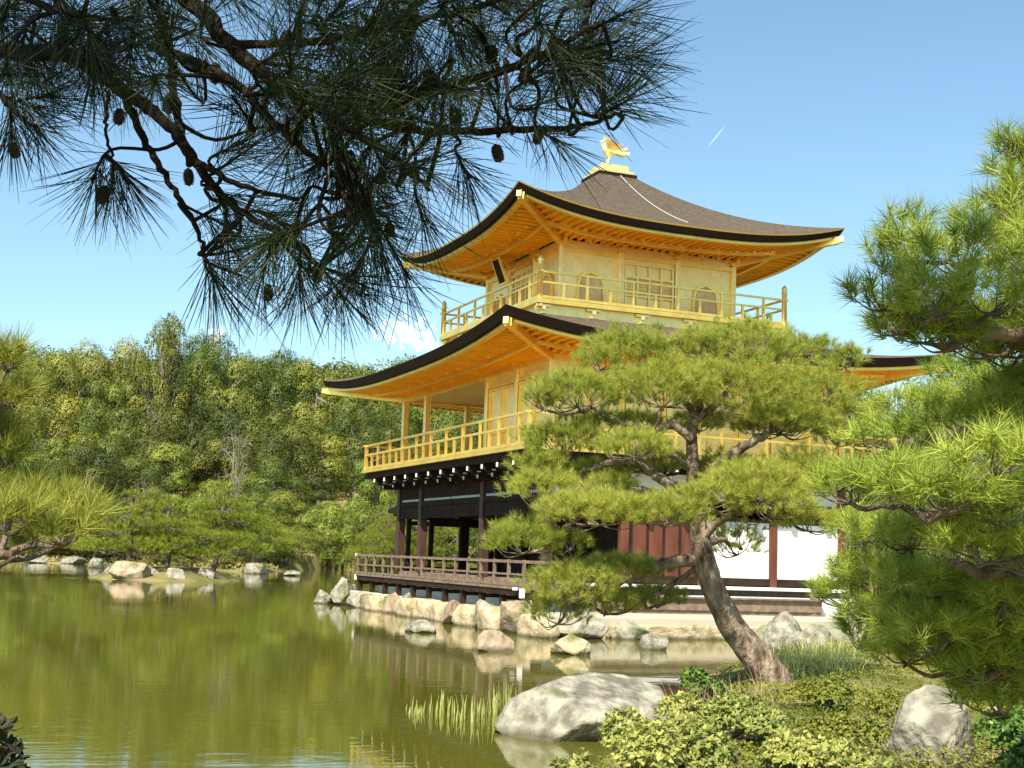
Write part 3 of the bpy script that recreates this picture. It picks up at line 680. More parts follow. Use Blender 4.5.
rock_at(752, 772, 625, 648, 27, STONE, 'small squat rock tucked left of the tall pale rugged one')
# stones along the south edge below the deck, near end first: (y, width, height above water, material, label)
EDGE_ST = [(-2.4, 1.2, .62, STONEC, 'cream stone closest to the viewer at the deck corner'), (-1.3, 1.25, .95, STONEP, 'tall pinkish pointed stone under the deck corner'),
 (-.2, .95, .70, STONEC, 'cream block right of the dark upright stone below the deck'), (.75, .9, .85, STONEG, 'dark grey upright stone below the deck, nearest the corner'),
 (1.75, 1.0, .66, STONEC, 'cream block left of the dark upright stone below the deck'), (2.8, 1.2, .74, STONEP, 'rounded pinkish stone below the middle of the deck'),
 (3.9, 1.1, .62, STONEC, 'flat cream slab left of the rounded pinkish stone'), (5.0, 1.15, .66, STONEC, 'long cream slab under the middle deck posts'),
 (6.2, 1.15, .62, STONEC, 'yellowish slab next to the leaning grey stone'), (7.3, 1.0, .78, STONEG, 'leaning grey stone under the far half of the deck'),
 (8.3, 1.1, .74, STONEP, 'rosy round stone left of the leaning grey one'), (9.4, 1.0, .55, STONEC, 'low cream stone near the far end of the deck'),
 (10.6, 1.2, .60, STONEP, 'low brownish stone near the far end of the deck'), (11.8, 1.2, .62, STONE, 'pale stone under the far deck corner')]
for k, (y, w, h, m, lb) in enumerate(EDGE_ST):
    h *= .82; rock((-1.2-.08*(k % 3), y, WATER+h/2-.15), (.6, w*1.12, h+.3), 40+k, m, lb, G_E, random.uniform(-.15, .15))
for k, (y, x, w, h, lb) in enumerate(((13.5, -1.25, 1.0, 1.0, 'grey boulder beyond the far deck corner'), (14.7, -.9, 1.1, 1.15, 'tall grey stone at the far tip of the terrace'), (14.3, -1.7, 1.0, .6, 'low greenish rock lying in the pond at the far tip of the terrace'), (15.9, -.5, 1.2, .8, 'hazy grey rock furthest along the terrace edge'))):
    rock((x, y, WATER+h/2-.15), (.8, w*.85, h*.55+.3), 70+k, STONEG, lb, G_E)
for k, (x, w, h, lb) in enumerate(((-.35, 1.3, .75, 'pale rock at the kerb end nearest the deck corner'), (.9, 1.0, .55, 'flat pale rock in front of the kerb under the pine boughs'))):
    rock((x, -2.85, WATER+h/2-.2), (w, .8, h*.8+.3), 80+k, STONE, lb)
G_I = 'rocks on the islet shore'
rock_at(101, 118, 563, 578, 90, STONE, 'pale rock at the left end of the islet shore', group=G_I)
rock_at(110, 148, 561, 580, 91, STONEP, 'big pinkish rounded rock on the islet shore', group=G_I)
rock_at(142, 160, 566, 580, 92, STONE, 'white craggy rock right of the pinkish one on the islet', group=G_I)
rock_at(165, 186, 568, 581, 93, STONE, 'white rock in the middle of the islet shore', group=G_I)
rock_at(193, 214, 568, 581, 94, STONE, 'white rock at the right end of the islet shore', group=G_I)
rock_at(244, 268, 563, 574, 95, STONEG, 'dark mottled rock on the far shore right of the islet')
rock_at(284, 300, 570, 576, 96, STONEG, 'small dark rock in the water near the far shore')
rock_at(20, 48, 555, 563, 97, STONEG, 'long low rock on the far shore at the left edge')
rock_at(60, 84, 556, 564, 98, STONEG, 'pale rock on the far shore left of the islet')
rock_at(88, 104, 558, 568, 99, STONEG, 'round grey rock on the far shore beside the islet')

# ------------------------------------------------------------------ foliage generators
def unit(a): return a/(np.linalg.norm(a, axis=-1, keepdims=True)+1e-9)
def needles(base, dirs, n, L, w, spread=(20, 60), shoot=.06, g=rng, tint=None, quad=False, droop=.0):
    "n needles on each shoot: they leave the shoot's axis at spread degrees, pointing forward"
    T = len(base); b = np.repeat(base, n, 0); d = np.repeat(unit(dirs), n, 0); K = T*n
    pr_ = unit(np.cross(d, unit(g.normal(size=(K, 3)))))
    an = np.radians(g.uniform(*spread, K))[:, None]
    nd_ = unit(d*np.cos(an)+pr_*np.sin(an)+np.array([0, 0, -droop]))
    o = b+d*(g.uniform(0, 1, K)[:, None]*np.broadcast_to(np.asarray(shoot, float).reshape(-1, 1) if np.ndim(shoot) else shoot, (T, 1)).repeat(n, 0) if np.ndim(shoot) else g.uniform(0, 1, K)[:, None]*shoot)
    l_ = L*g.uniform(.7, 1.1, K)[:, None]
    sd = unit(np.cross(nd_, unit(g.normal(size=(K, 3)))))*w/2
    tn = np.repeat(tint if tint is not None else g.uniform(0, 1, T), n)+g.normal(0, .12, K)
    if quad:
        tip = o+nd_*l_; mid = o+nd_*l_*.55+np.array([0, 0, -droop*.1])*l_
        v = np.stack([o-sd*.7, o+sd*.7, mid+sd, mid-sd, tip+sd*.35, tip-sd*.35], 1).reshape(-1, 3)
        i = np.arange(K)[:, None]*6
        f = np.concatenate([i+np.array([[0, 1, 2, 3]]), i+np.array([[3, 2, 4, 5]])])
        return v, f, np.repeat(np.clip(tn, 0, 1), 6)
    v = np.stack([o-sd, o+sd, o+nd_*l_], 1).reshape(-1, 3)
    return v, np.arange(K*3).reshape(-1, 3), np.repeat(np.clip(tn, 0, 1), 3)
def leaves(P, nrm_, size, g=rng, aspect=.5, tint=None, jit=.7, fold=.15):
    "diamond leaves at P facing roughly nrm_"
    K = len(P); n = unit(unit(nrm_)+g.normal(size=(K, 3))*jit); a = unit(np.cross(n, unit(g.normal(size=(K, 3))))); b_ = np.cross(n, a)
    s = (size*g.uniform(.6, 1.25, K))[:, None]
    v = np.stack([P-a*s*.5, P+b_*s*aspect*.5+n*s*fold, P+a*s*.5, P-b_*s*aspect*.5+n*s*fold], 1).reshape(-1, 3)
    tn = tint if tint is not None else g.uniform(0, 1, K)
    return v, np.arange(K*4).reshape(-1, 4), np.repeat(np.clip(tn, 0, 1), 4)
def join(parts):
    vs, fs, ts, b = [], [], [], 0
    for v, f, t_ in parts: vs.append(v); fs.append(f+b); ts.append(t_); b += len(v)
    return np.concatenate(vs), np.concatenate(fs), np.concatenate(ts)

def pine(name, loc, label, cat, trunk_pts, trunk_r, limbs, pads, nm, bark, tufts_per, n_need, L, w, group=None, spread=(15, 62), twig=.012, seed=1, density=1.0, limb_bark=None, upness=.75):
    """pruned pine: trunk, limbs and flat needle pads. pads: (centre, rx, ry, rz) in view axes (across, away, up)"""
    g = np.random.default_rng(seed)
    root = empty(name, loc, label, cat, group)
    tr = MB(); sp = spline(trunk_pts, 8); tr.tube(sp, np.interp(np.linspace(0, 1, len(sp)), np.linspace(0, 1, len(trunk_r)), trunk_r), 14, jit=.05)
    tr.build('trunk', bark, root, smooth=True)
    br = MB()
    for pts, r0, r1 in limbs:
        s_ = spline(pts, 7); s_ = s_+g.normal(0, r0*.35, s_.shape)*np.linspace(0, 1, len(s_))[:, None]
        br.tube(s_, np.linspace(r0, r1, len(s_)), 8, jit=.10)
    bases, dirs, tints = [], [], []
    skel = np.concatenate([spline(l[0], 7) for l in limbs]+[sp[len(sp)//3:]])
    for c, rx, ry, rz in pads:
        c = np.array(c, float); n_ = max(10, int(tufts_per*rx*ry*density))
        q = g.normal(size=(n_*2, 3)); q = unit(q)*g.uniform(.35, 1, (n_*2, 1))**.6
        q[:, 2] = np.where(q[:, 2] < -.38, -q[:, 2]*.7, q[:, 2]); q = q[:n_]
        lump = 1+.22*np.sin(q[:, 0]*6+g.uniform(0, 6))*np.sin(q[:, 1]*6+g.uniform(0, 6))
        P = c+(q[:, :1]*lump[:, None])*rx*_r+(q[:, 1:2]*lump[:, None])*ry*_h+np.stack([0*q[:, 0], 0*q[:, 0], q[:, 2]*rz*lump], -1)
        d = unit(q[:, :1]*_r+q[:, 1:2]*_h)*.75*np.linalg.norm(q[:, :2], axis=1)[:, None]+np.array([0, 0, upness])+g.normal(0, .22, (n_, 3))
        bases.append(P); dirs.append(d); tints.append(np.clip(g.uniform(.1, .9)*.45+g.uniform(0, 1, n_)*.55, 0, 1))
        # boughs from the nearest limb out to the pad, then twigs under it
        k = np.argmin(np.linalg.norm(skel-(c-np.array([0, 0, rz*.6])), axis=1)); a0 = skel[k]; hub = c-np.array([0, 0, rz*.45])
        mid = (a0+hub)/2+np.array([0, 0, -.12*np.linalg.norm(hub-a0)])+g.normal(0, .05, 3)*rx
        ln = np.linalg.norm(hub-a0)
        if ln > .1: br.tube(spline([a0, mid, hub], 5), np.linspace(max(twig*2.2, .03*ln), twig*1.6, 11), 6, jit=.1)
        for j in g.choice(n_, min(n_, int(7+8*rx)), replace=False):
            p = P[j]; m2 = hub*.5+p*.5-np.array([0, 0, rz*.25])+g.normal(0, .06, 3)*rx
            br.tube(spline([hub, m2, p], 4), np.linspace(twig, twig*.4, 9), 4, cap=False)
    br.build('branch', limb_bark or bark, root, smooth=True)
    B = np.concatenate(bases); Dr = np.concatenate(dirs); Tn = np.concatenate(tints)
    v, f, t_ = needles(B, Dr, n_need, L, w, spread, L*.55, g, Tn)
    link_mesh('crown', np_mesh('crown', v, f, t_), nm, root)
    return root

# ------------------------------------------------------------------ the leaning pine in front of the pavilion
DP = 17.3
k_ = DP/F
def P_(px, py, dd=0.0): return at(px, py, DP+dd)
def pad_(px, py, rx, rz, dd=0.0, ry=None): return (P_(px, py, dd), rx*k_, (ry or rx*.85)*k_, rz*k_)
mid_pads = [pad_(600, 426, 28, 9, .5), pad_(655, 466, 36, 10, .7), pad_(726, 468, 28, 10, .5), pad_(700, 425, 26, 9, .6), pad_(640, 425, 30, 7, .8), pad_(782, 424, 52, 14, .0), pad_(838, 438, 24, 12, .2), pad_(690, 380, 46, 12, .1), pad_(630, 354, 48, 17, .3), pad_(600, 362, 22, 10, .0), pad_(745, 352, 56, 20, .4), pad_(803, 352, 34, 12, .7), pad_(700, 348, 30, 12, .2), pad_(845, 362, 24, 9, .6),
 pad_(578, 396, 48, 15, -.2), pad_(545, 402, 22, 10, -.3), pad_(662, 394, 56, 17, -.4), pad_(745, 396, 60, 24, -.2), pad_(815, 400, 50, 22, .1), pad_(846, 420, 28, 14, .2), pad_(770, 425, 40, 10, -.1),
 pad_(562, 443, 42, 13, -.1), pad_(634, 449, 36, 11, -.7), pad_(540, 466, 27, 9, -.2), pad_(545, 491, 37, 13, -.4), pad_(600, 480, 36, 12, .5), pad_(610, 492, 26, 10, -.3),
 pad_(600, 515, 62, 13, -.7), pad_(665, 516, 44, 13, -.9), pad_(523, 543, 38, 14, -.4), pad_(568, 545, 22, 8, -.5),
 pad_(755, 488, 52, 17, -.6), pad_(806, 478, 42, 18, -.2), pad_(770, 508, 40, 13, -.8), pad_(712, 500, 30, 12, -.9), pad_(808, 524, 34, 9, -.4),
 pad_(738, 545, 26, 14, .7), pad_(572, 590, 46, 18, -.5), pad_(558, 615, 30, 12, -.2), pad_(625, 572, 48, 9, .3), pad_(605, 606, 42, 11, .3), pad_(655, 600, 34, 8, .6)]
gp = at(770, 677, DP); gp[2] = gz(*to_ld(gp[0], gp[1]))
lim = lambda *a: [P_(*p) for p in a]
pine('leaning_pine', gp, 'large leaning pine with flat layered pads in front of the pavilion', 'pine tree',
     [gp+np.array([.25, .05, -.25]), gp+np.array([0, 0, .12]), P_(735, 630), P_(712, 585), P_(701, 545), P_(695, 500), P_(693, 465), P_(692, 430, .1), P_(700, 395, .2), P_(690, 362, .3)],
     [.29, .21, .172, .15, .13, .108, .085, .065, .045, .03],
     [(lim((696, 488), (715, 468), (738, 452, -.1), (758, 438, -.1), (790, 418), (815, 405)), .09, .03), (lim((694, 492), (668, 484), (648, 470, .2), (622, 462, .1), (590, 470), (560, 480)), .085, .025),
      (lim((697, 520), (665, 498, -.3), (640, 490, -.4), (612, 500, -.5), (560, 530, -.4)), .07, .025), (lim((692, 440), (672, 425), (648, 432, -.2), (628, 424, -.2), (590, 408)), .06, .02),
      (lim((705, 560), (668, 563), (630, 578), (596, 590, -.3), (570, 600, -.4)), .09, .03), (lim((700, 540), (722, 520, -.2), (745, 512, -.5), (780, 505, -.6)), .06, .02),
      (lim((702, 548), (722, 540, .4), (742, 550, .7)), .05, .02), (lim((692, 425), (720, 400), (750, 372, .3)), .055, .02), (lim((693, 410), (665, 385), (635, 366, .3)), .05, .02),
      (lim((692, 470), (670, 455, -.3), (640, 456, -.6)), .045, .02), (lim((705, 562), (672, 585, .2), (640, 602, .4)), .045, .02)],
     [(c_, a_*1.04, b_*1.04, z_*1.65) for c_, a_, b_, z_ in mid_pads], NEED_M, PBARKR, 1050, 38, .118, .0046, twig=.010, seed=7, limb_bark=PBARKR)

# ------------------------------------------------------------------ the big pine on the right
DR = 6.0
def pr_(px, py, rx, rz, dd=0.0, ry=None):
    D = DR+dd; return (at(px, py, D), rx*D/F, (ry or rx)*D/F, rz*D/F)
R_pads = [pr_(908, 412, 32, 12, 1.7), pr_(965, 382, 36, 15, 1.5), pr_(1015, 425, 40, 20, 1.2), pr_(1000, 330, 40, 16, .5), pr_(945, 345, 46, 12, -.1), pr_(900, 328, 36, 12, .0), pr_(1000, 708, 40, 12, .6), pr_(1040, 690, 50, 20, .5), pr_(920, 615, 40, 16, .6), pr_(935, 640, 60, 22, .3), pr_(985, 672, 50, 18, .3), pr_(905, 655, 36, 14, .7), pr_(1010, 362, 44, 12, .6), pr_(1015, 212, 22, 18, .1), pr_(1022, 185, 20, 18, .2), pr_(995, 215, 16, 12, .2), pr_(1030, 245, 40, 22, .1), pr_(1035, 300, 44, 30, .2), pr_(905, 268, 46, 24, .0), pr_(960, 262, 48, 28, -.3), pr_(885, 300, 38, 20, -.2), pr_(935, 305, 50, 22, -.5), pr_(990, 300, 46, 26, -.4), pr_(1040, 260, 50, 34, 0), pr_(910, 235, 26, 14, .3), pr_(980, 232, 30, 16, .2), pr_(1030, 215, 34, 20, .3),
 pr_(1008, 178, 18, 20, .3), pr_(1035, 165, 30, 26, .4), pr_(1010, 148, 10, 14, .25), pr_(925, 335, 55, 16, .2), pr_(1000, 345, 60, 20, .2), pr_(1060, 330, 60, 30, 0),
 pr_(1008, 395, 40, 14, .9), pr_(950, 410, 26, 10, 1.3), pr_(1050, 400, 60, 24, .6), pr_(915, 438, 36, 12, 1.2), pr_(985, 425, 60, 18, .6), pr_(872, 440, 26, 12, 1.5),
 pr_(990, 462, 48, 18, -.9), pr_(1045, 470, 50, 24, -.7), pr_(895, 488, 62, 17, -.5), pr_(950, 500, 52, 16, -.8), pr_(850, 495, 32, 14, -.3), pr_(1010, 515, 60, 18, -.6),
 pr_(985, 555, 62, 16, -.5), pr_(910, 540, 52, 14, .6), pr_(862, 535, 34, 12, 1.0), pr_(1040, 560, 60, 26, -.3), pr_(880, 580, 48, 14, .9), pr_(845, 600, 36, 14, 1.2), pr_(935, 590, 50, 14, .3),
 pr_(1000, 600, 60, 20, .2), pr_(960, 625, 60, 18, .5), pr_(890, 622, 44, 15, .9), pr_(860, 640, 28, 14, 1.1), pr_(1010, 655, 60, 22, .4), pr_(940, 660, 55, 16, .8), pr_(985, 690, 40, 12, .7), pr_(1060, 620, 70, 40, 0)]
SHADE = []                                                            # added pads, unseen above the frame, placed to shade the tree's lower right side
for px, py, dd in ((905, 668, .7), (945, 668, .5), (975, 655, .4), (985, 600, .2), (1015, 650, .4), (1010, 610, .2), (960, 680, .6), (1020, 690, .5)):
    q_ = at(px, py, DR+dd); k0 = 1.5
    while True:                                                       # far enough up the sun's ray to stand over the frame
        c_ = q_+SUN*k0; w_ = c_-C
        if 384-F*(w_@UI)/(w_@_f) < -110: break
        k0 += .1
    SHADE.append((c_, .34, .34, .18))
tb = at(1100, 700, 6.8); tb[2] = gz(*to_ld(tb[0], tb[1]))
A_ = lambda px, py, D: at(px, py, D)
pine('spreading_pine', tb, 'big bushy green pine with long needles filling the right edge', 'pine tree',
     [tb+np.array([.05, 0, -.2]), A_(1098, 640, 6.7), A_(1085, 520, 6.5), A_(1078, 400, 6.4), A_(1062, 290, 6.3), A_(1042, 200, 6.3), A_(1020, 150, 6.3)], [.17, .15, .13, .11, .08, .05, .02],
     [([A_(1082, 480, 6.5), A_(1010, 500, 5.9), A_(940, 512, 5.5), A_(880, 505, 5.5)], .05, .009), ([A_(1078, 400, 6.4), A_(1000, 430, 6.8), A_(930, 440, 7.1), A_(890, 448, 7.3)], .05, .02),
      ([A_(1068, 330, 6.3), A_(1000, 335, 6.0), A_(950, 325, 5.8), A_(900, 312, 5.8)], .045, .008), ([A_(1092, 580, 6.6), A_(1000, 605, 6.5), A_(930, 612, 6.7), A_(870, 620, 6.9)], .06, .02),
      ([A_(1090, 545, 6.5), A_(1000, 570, 5.9), A_(950, 565, 5.9)], .045, .018), ([A_(1096, 640, 6.6), A_(1020, 668, 6.5), A_(950, 672, 6.7)], .045, .018), ([A_(1050, 240, 6.3), A_(985, 262, 6.0), A_(925, 262, 6.0)], .03, .008), ([A_(1062, 290, 6.3), A_(1090, 120, 6.2), A_(1095, -120, 6.0), ld(2.1, 4.9, C[2]+2.75), ld(1.7, 4.3, C[2]+2.7), ld(1.2, 3.8, C[2]+2.6)], .05, .02)],  # last limb is added to carry the unseen shading pads
     [(c_, a_, b_, z_*1.2) for c_, a_, b_, z_ in R_pads]+SHADE, NEED_R, PBARK, 850, 44, .122, .0040, twig=.006, seed=17, spread=(20, 78), upness=.9)

# ------------------------------------------------------------------ pine boughs entering at the left edge
def pl_(px, py, rx, rz, dd=0.0):
    D = 5.2+dd; return (at(px, py, D), rx*D/F, rx*D/F, rz*D/F)
tb = at(-190, 700, 5.6); tb[2] = gz(*to_ld(tb[0], tb[1]))
pine('bough_pine', tb, 'yellow green pine boughs with long needles entering at the left edge', 'pine tree',
     [tb+np.array([0, 0, -.2]), A_(-180, 600, 5.6), A_(-165, 500, 5.5), A_(-150, 400, 5.5), A_(-130, 320, 5.4)], [.13, .11, .09, .06, .02],
     [([A_(-170, 560, 5.5), A_(-90, 562, 5.3), A_(-20, 556, 5.2), A_(40, 545, 5.2)], .045, .012), ([A_(-150, 410, 5.5), A_(-80, 425, 5.3), A_(-25, 430, 5.2)], .03, .01), ([A_(-172, 570, 5.5), A_(-80, 590, 5.1), A_(10, 560, 4.9)], .03, .008)],
     [pl_(6, 366, 16, 9), pl_(2, 402, 20, 11), pl_(4, 436, 14, 8, .2), pl_(8, 462, 18, 9, .1), pl_(45, 516, 40, 15), pl_(85, 524, 22, 12, -.1), pl_(15, 496, 26, 14, .2), pl_(10, 528, 34, 14, -.3), pl_(60, 540, 26, 8, -.2), pl_(-30, 510, 36, 22, .1), pl_(-15, 470, 20, 14, .2), pl_(-70, 520, 40, 30, 0),
      pl_(-8, 440, 16, 9, .2), pl_(-12, 400, 18, 12, .1), pl_(-14, 372, 18, 10, .1), pl_(-60, 420, 34, 26, 0), pl_(-80, 360, 40, 26, 0), pl_(-110, 320, 30, 24, 0)],
     NEED_L, PBARK, 1150, 44, .125, .0040, twig=.006, seed=23, spread=(14, 62), upness=.8)

# ------------------------------------------------------------------ dark pine branch hanging over the viewer
tb = ld(-2.3, 1.0, 0); tb[2] = gz(-2.3, 1.0)
ov = empty('overhanging_pine', tb, 'dark shaded pine branch with long needles and cones hanging across the top left', 'pine tree')
g = np.random.default_rng(31)
BR = [([(-330, -60, 2.2), (-120, 10, 2.4), (0, 50, 2.5), (65, 55, 2.45), (120, 88, 2.4), (165, 122, 2.35), (195, 160, 2.3), (225, 200, 2.3), (270, 228, 2.3), (320, 266, 2.3)], .022, .005),
      ([(60, -60, 2.5), (180, -5, 2.4), (235, 50, 2.35), (290, 92, 2.3), (360, 104, 2.3), (430, 92, 2.25), (500, 72, 2.2), (560, 45, 2.2), (600, 22, 2.2)], .021, .004),
      ([(130, -40, 2.45), (160, 15, 2.45), (170, 60, 2.42), (180, 130, 2.4), (190, 165, 2.3)], .014, .007),
      ([(122, 92, 2.4), (145, 140, 2.42), (170, 185, 2.42), (195, 225, 2.4), (205, 258, 2.4)], .010, .004),
      ([(330, 100, 2.3), (375, 122, 2.35), (440, 132, 2.4), (520, 130, 2.4), (580, 126, 2.4), (622, 112, 2.4)], .012, .004),
      ([(300, 90, 2.3), (350, 130, 2.2), (400, 160, 2.2), (430, 190, 2.2)], .010, .004), ([(150, 45, 2.35), (230, 80, 2.2), (280, 130, 2.15), (330, 170, 2.15), (370, 215, 2.15)], .011, .004),
      ([(85, 60, 2.45), (135, 45, 2.5), (160, 30, 2.5)], .007, .004), ([(108, 95, 2.4), (106, 125, 2.4), (112, 160, 2.4)], .005, .003), ([(-60, 40, 2.4), (0, 95, 2.35), (22, 120, 2.3)], .008, .004),
      ([(-20, -30, 2.3), (60, 12, 2.2), (140, 20, 2.2)], .010, .004), ([(235, 45, 2.35), (330, 40, 2.3), (420, 20, 2.3), (520, -5, 2.3)], .010, .004), ([(195, 160, 2.3), (240, 185, 2.25), (300, 200, 2.2)], .007, .004)]
wood = MB(); skel = []
tk = [tb+np.array([0, 0, -.3]), tb+np.array([0, 0, 1.2]), tb+_r*.1+np.array([0, 0, 2.2]), tb+_r*.25+np.array([0, 0, 3.4]), tb+_r*.5+np.array([0, 0, 4.6])]
q = MB(); q.tube(spline(tk, 6), np.linspace(.2, .08, 25), 12, jit=.06); q.build('trunk', PBARK, ov, smooth=True)
wood.tube(spline([tk[2], tk[2]+_r*.35+_h*.5+np.array([0, 0, .3]), at(-330, -60, 2.2)], 6), np.linspace(.06, .024, 13), 8, jit=.1)
wood.tube(spline([tk[2]+np.array([0, 0, .5]), tk[2]+_r*.9+_h*.6+np.array([0, 0, .75]), at(60, -60, 2.5)], 6), np.linspace(.05, .022, 13), 8, jit=.1)
wood.tube(spline([at(60, -60, 2.5), at(20, -75, 2.4), at(-20, -30, 2.3)], 6), .012, 6); wood.tube(spline([at(60, -60, 2.5), at(95, -62, 2.47), at(130, -40, 2.45)], 6), .014, 6)
for pts, r0, r1 in BR:
    s_ = spline([at(*p) for p in pts], 8); s_ = s_+g.normal(0, .0016, s_.shape); wood.tube(s_, np.linspace(r0, r1, len(s_))*.82, 7, jit=.16); skel.append(s_)
SK = np.concatenate(skel)
def inpoly(x, y, poly): return poly_sd(np.array([[x, y]], float), poly)[0] < 0
DENSE = [(185, -20), (620, -20), (632, 60), (598, 95), (545, 108), (465, 140), (418, 180), (385, 222), (345, 252), (290, 285), (245, 275), (215, 255), (232, 205), (235, 150), (190, 110)]
SPARSE = [(-20, -20), (190, -20), (190, 105), (150, 90), (60, 70), (10, 100), (-20, 100)]
sh = [((590, 30), (632, 10)), ((575, 50), (620, 40)), ((600, 108), (640, 80)), ((590, 116), (632, 98)), ((535, 125), (560, 142)), ((455, 150), (470, 178)), ((415, 190), (425, 225)),
      ((370, 215), (385, 265)), ((370, 215), (410, 280)), ((320, 266), (345, 300)), ((300, 255), (300, 292)), ((275, 232), (262, 278)), ((205, 258), (215, 280)), ((205, 258), (240, 275)), ((112, 160), (112, 190)), ((112, 160), (128, 182)), ((110, 150), (92, 182)),
      ((22, 120), (40, 128)), ((10, 105), (12, 135)), ((0, 95), (40, 110)), ((20, 100), (55, 95)), ((370, 240), (355, 275)), ((330, 270), (365, 286)), ((225, 200), (228, 245)), ((610, 60), (645, 55))]
bs, dr_, ln = [], [], []
for (a0, a1) in sh:
    D = SK_D = 2.3+g.uniform(-.12, .12); p, q2 = at(*a0, D), at(*a1, D+g.uniform(-.06, .06)); bs.append(p); dr_.append(q2-p); ln.append(np.linalg.norm(q2-p))
    k = np.argmin(np.linalg.norm(SK-p, axis=1)); wood.tube(spline([SK[k], (SK[k]+p)/2+g.normal(0, .01, 3), p, q2], 4), np.linspace(.004, .0022, 13), 5, cap=False)
for poly, cnt in ((DENSE, 100), (SPARSE, 30)):
    c = 0
    while c < cnt:
        x = g.uniform(-20, 650); y = g.uniform(-30, 300)
        if not inpoly(x, y, poly): continue
        D = g.uniform(1.95, 2.65); tip = at(x, y, D); k = np.argmin(np.linalg.norm(SK-tip, axis=1)+g.uniform(0, .12, len(SK)))
        dirv = unit(unit(tip-SK[k])+_r*.35-np.array([0, 0, .15])+g.normal(0, .3, 3)); l_ = g.uniform(.05, .11)
        p = tip-dirv*l_; bs.append(p); dr_.append(dirv); ln.append(l_); c += 1
        wood.tube(spline([SK[k], (SK[k]+p)/2+g.normal(0, .015, 3), p, tip], 4), np.linspace(.0045, .002, 13), 5, cap=False)
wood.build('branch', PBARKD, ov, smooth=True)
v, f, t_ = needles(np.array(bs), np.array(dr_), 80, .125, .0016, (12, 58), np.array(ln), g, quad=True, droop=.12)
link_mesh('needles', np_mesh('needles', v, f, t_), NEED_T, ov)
# the crown that shades the branch, above and behind the viewer
cp, cd = [], []
while len(cp) < 1400:
    l, d, z = g.uniform(-3.2, .45), g.uniform(-2.1, 1.15), g.uniform(1.7, 2.6)
    cp.append(ld(l, d, C[2]+z)); cd.append(g.normal(size=3)*.5+np.array([.3, .3, .2]))
v, f, t_ = needles(np.array(cp), np.array(cd), 46, .16, .007, (15, 70), .12, g)
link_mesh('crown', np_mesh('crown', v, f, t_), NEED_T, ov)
q = MB()
for k in range(46):
    p = cp[k*16]; b0 = np.array(tk[3])+g.normal(0, .1, 3); q.tube(spline([b0, (b0+p)/2+np.array([0, 0, .15]), p], 4), np.linspace(.022, .005, 9), 5, cap=False)
q.build('crown_branch', PBARKD, ov)
def cone_mesh(L_):
    m = MB()
    prof = [(.004, .0), (.012, -.006), (.0165, -.018), (.0175, -.030), (.015, -.043), (.010, -.054), (.003, -.060)]; k_c = L_/.06
    m.lathe((0, 0, 0), [(r*k_c*.86, z*k_c) for r, z in prof], 10)
    for j in range(9):
        z = -.005-.0056*j; rr = np.interp(-z, [-p[1] for p in prof], [p[0] for p in prof])
        for i in range(8):
            a_ = 2*math.pi*(i+.5*(j % 2))/8; c_ = np.array([math.cos(a_), math.sin(a_), 0]); t2 = np.array([-math.sin(a_), math.cos(a_), 0])
            p = np.array([0, 0, z])+c_*rr*.8
            m.add([x*k_c for x in (p-t2*.005, p+t2*.005, p+c_*.006+t2*.003-np.array([0, 0, .003]), p+c_*.006-t2*.003-np.array([0, 0, .003]), p+c_*.002-np.array([0, 0, .006]))], [(0, 1, 2, 3), (3, 2, 4), (0, 3, 4), (1, 4, 2)])
    return m.mesh('pine_cone')
cm = cone_mesh(.042); cm.materials.append(CONE)
for px, py in ((120, 110), (12, 142), (107, 186), (530, 66), (495, 144), (540, 128), (268, 284), (388, 222), (492, 46), (172, 92), (188, 168), (290, 30), (385, 62), (430, 70), (350, 150), (215, 62), (270, 240), (62, 30), (330, 215), (455, 108), (318, 268), (410, 118)):
    o = bpy.data.objects.new('pine_cone', cm); COL.objects.link(o); o.parent = ov
    p = at(px, py, 2.28); o.location = Vector(p)-Vector(tb); o.rotation_euler = (g.uniform(-.4, .4), g.uniform(-.4, .4), g.uniform(0, 6)); o.scale = (g.uniform(.65, .9),)*3
q = None

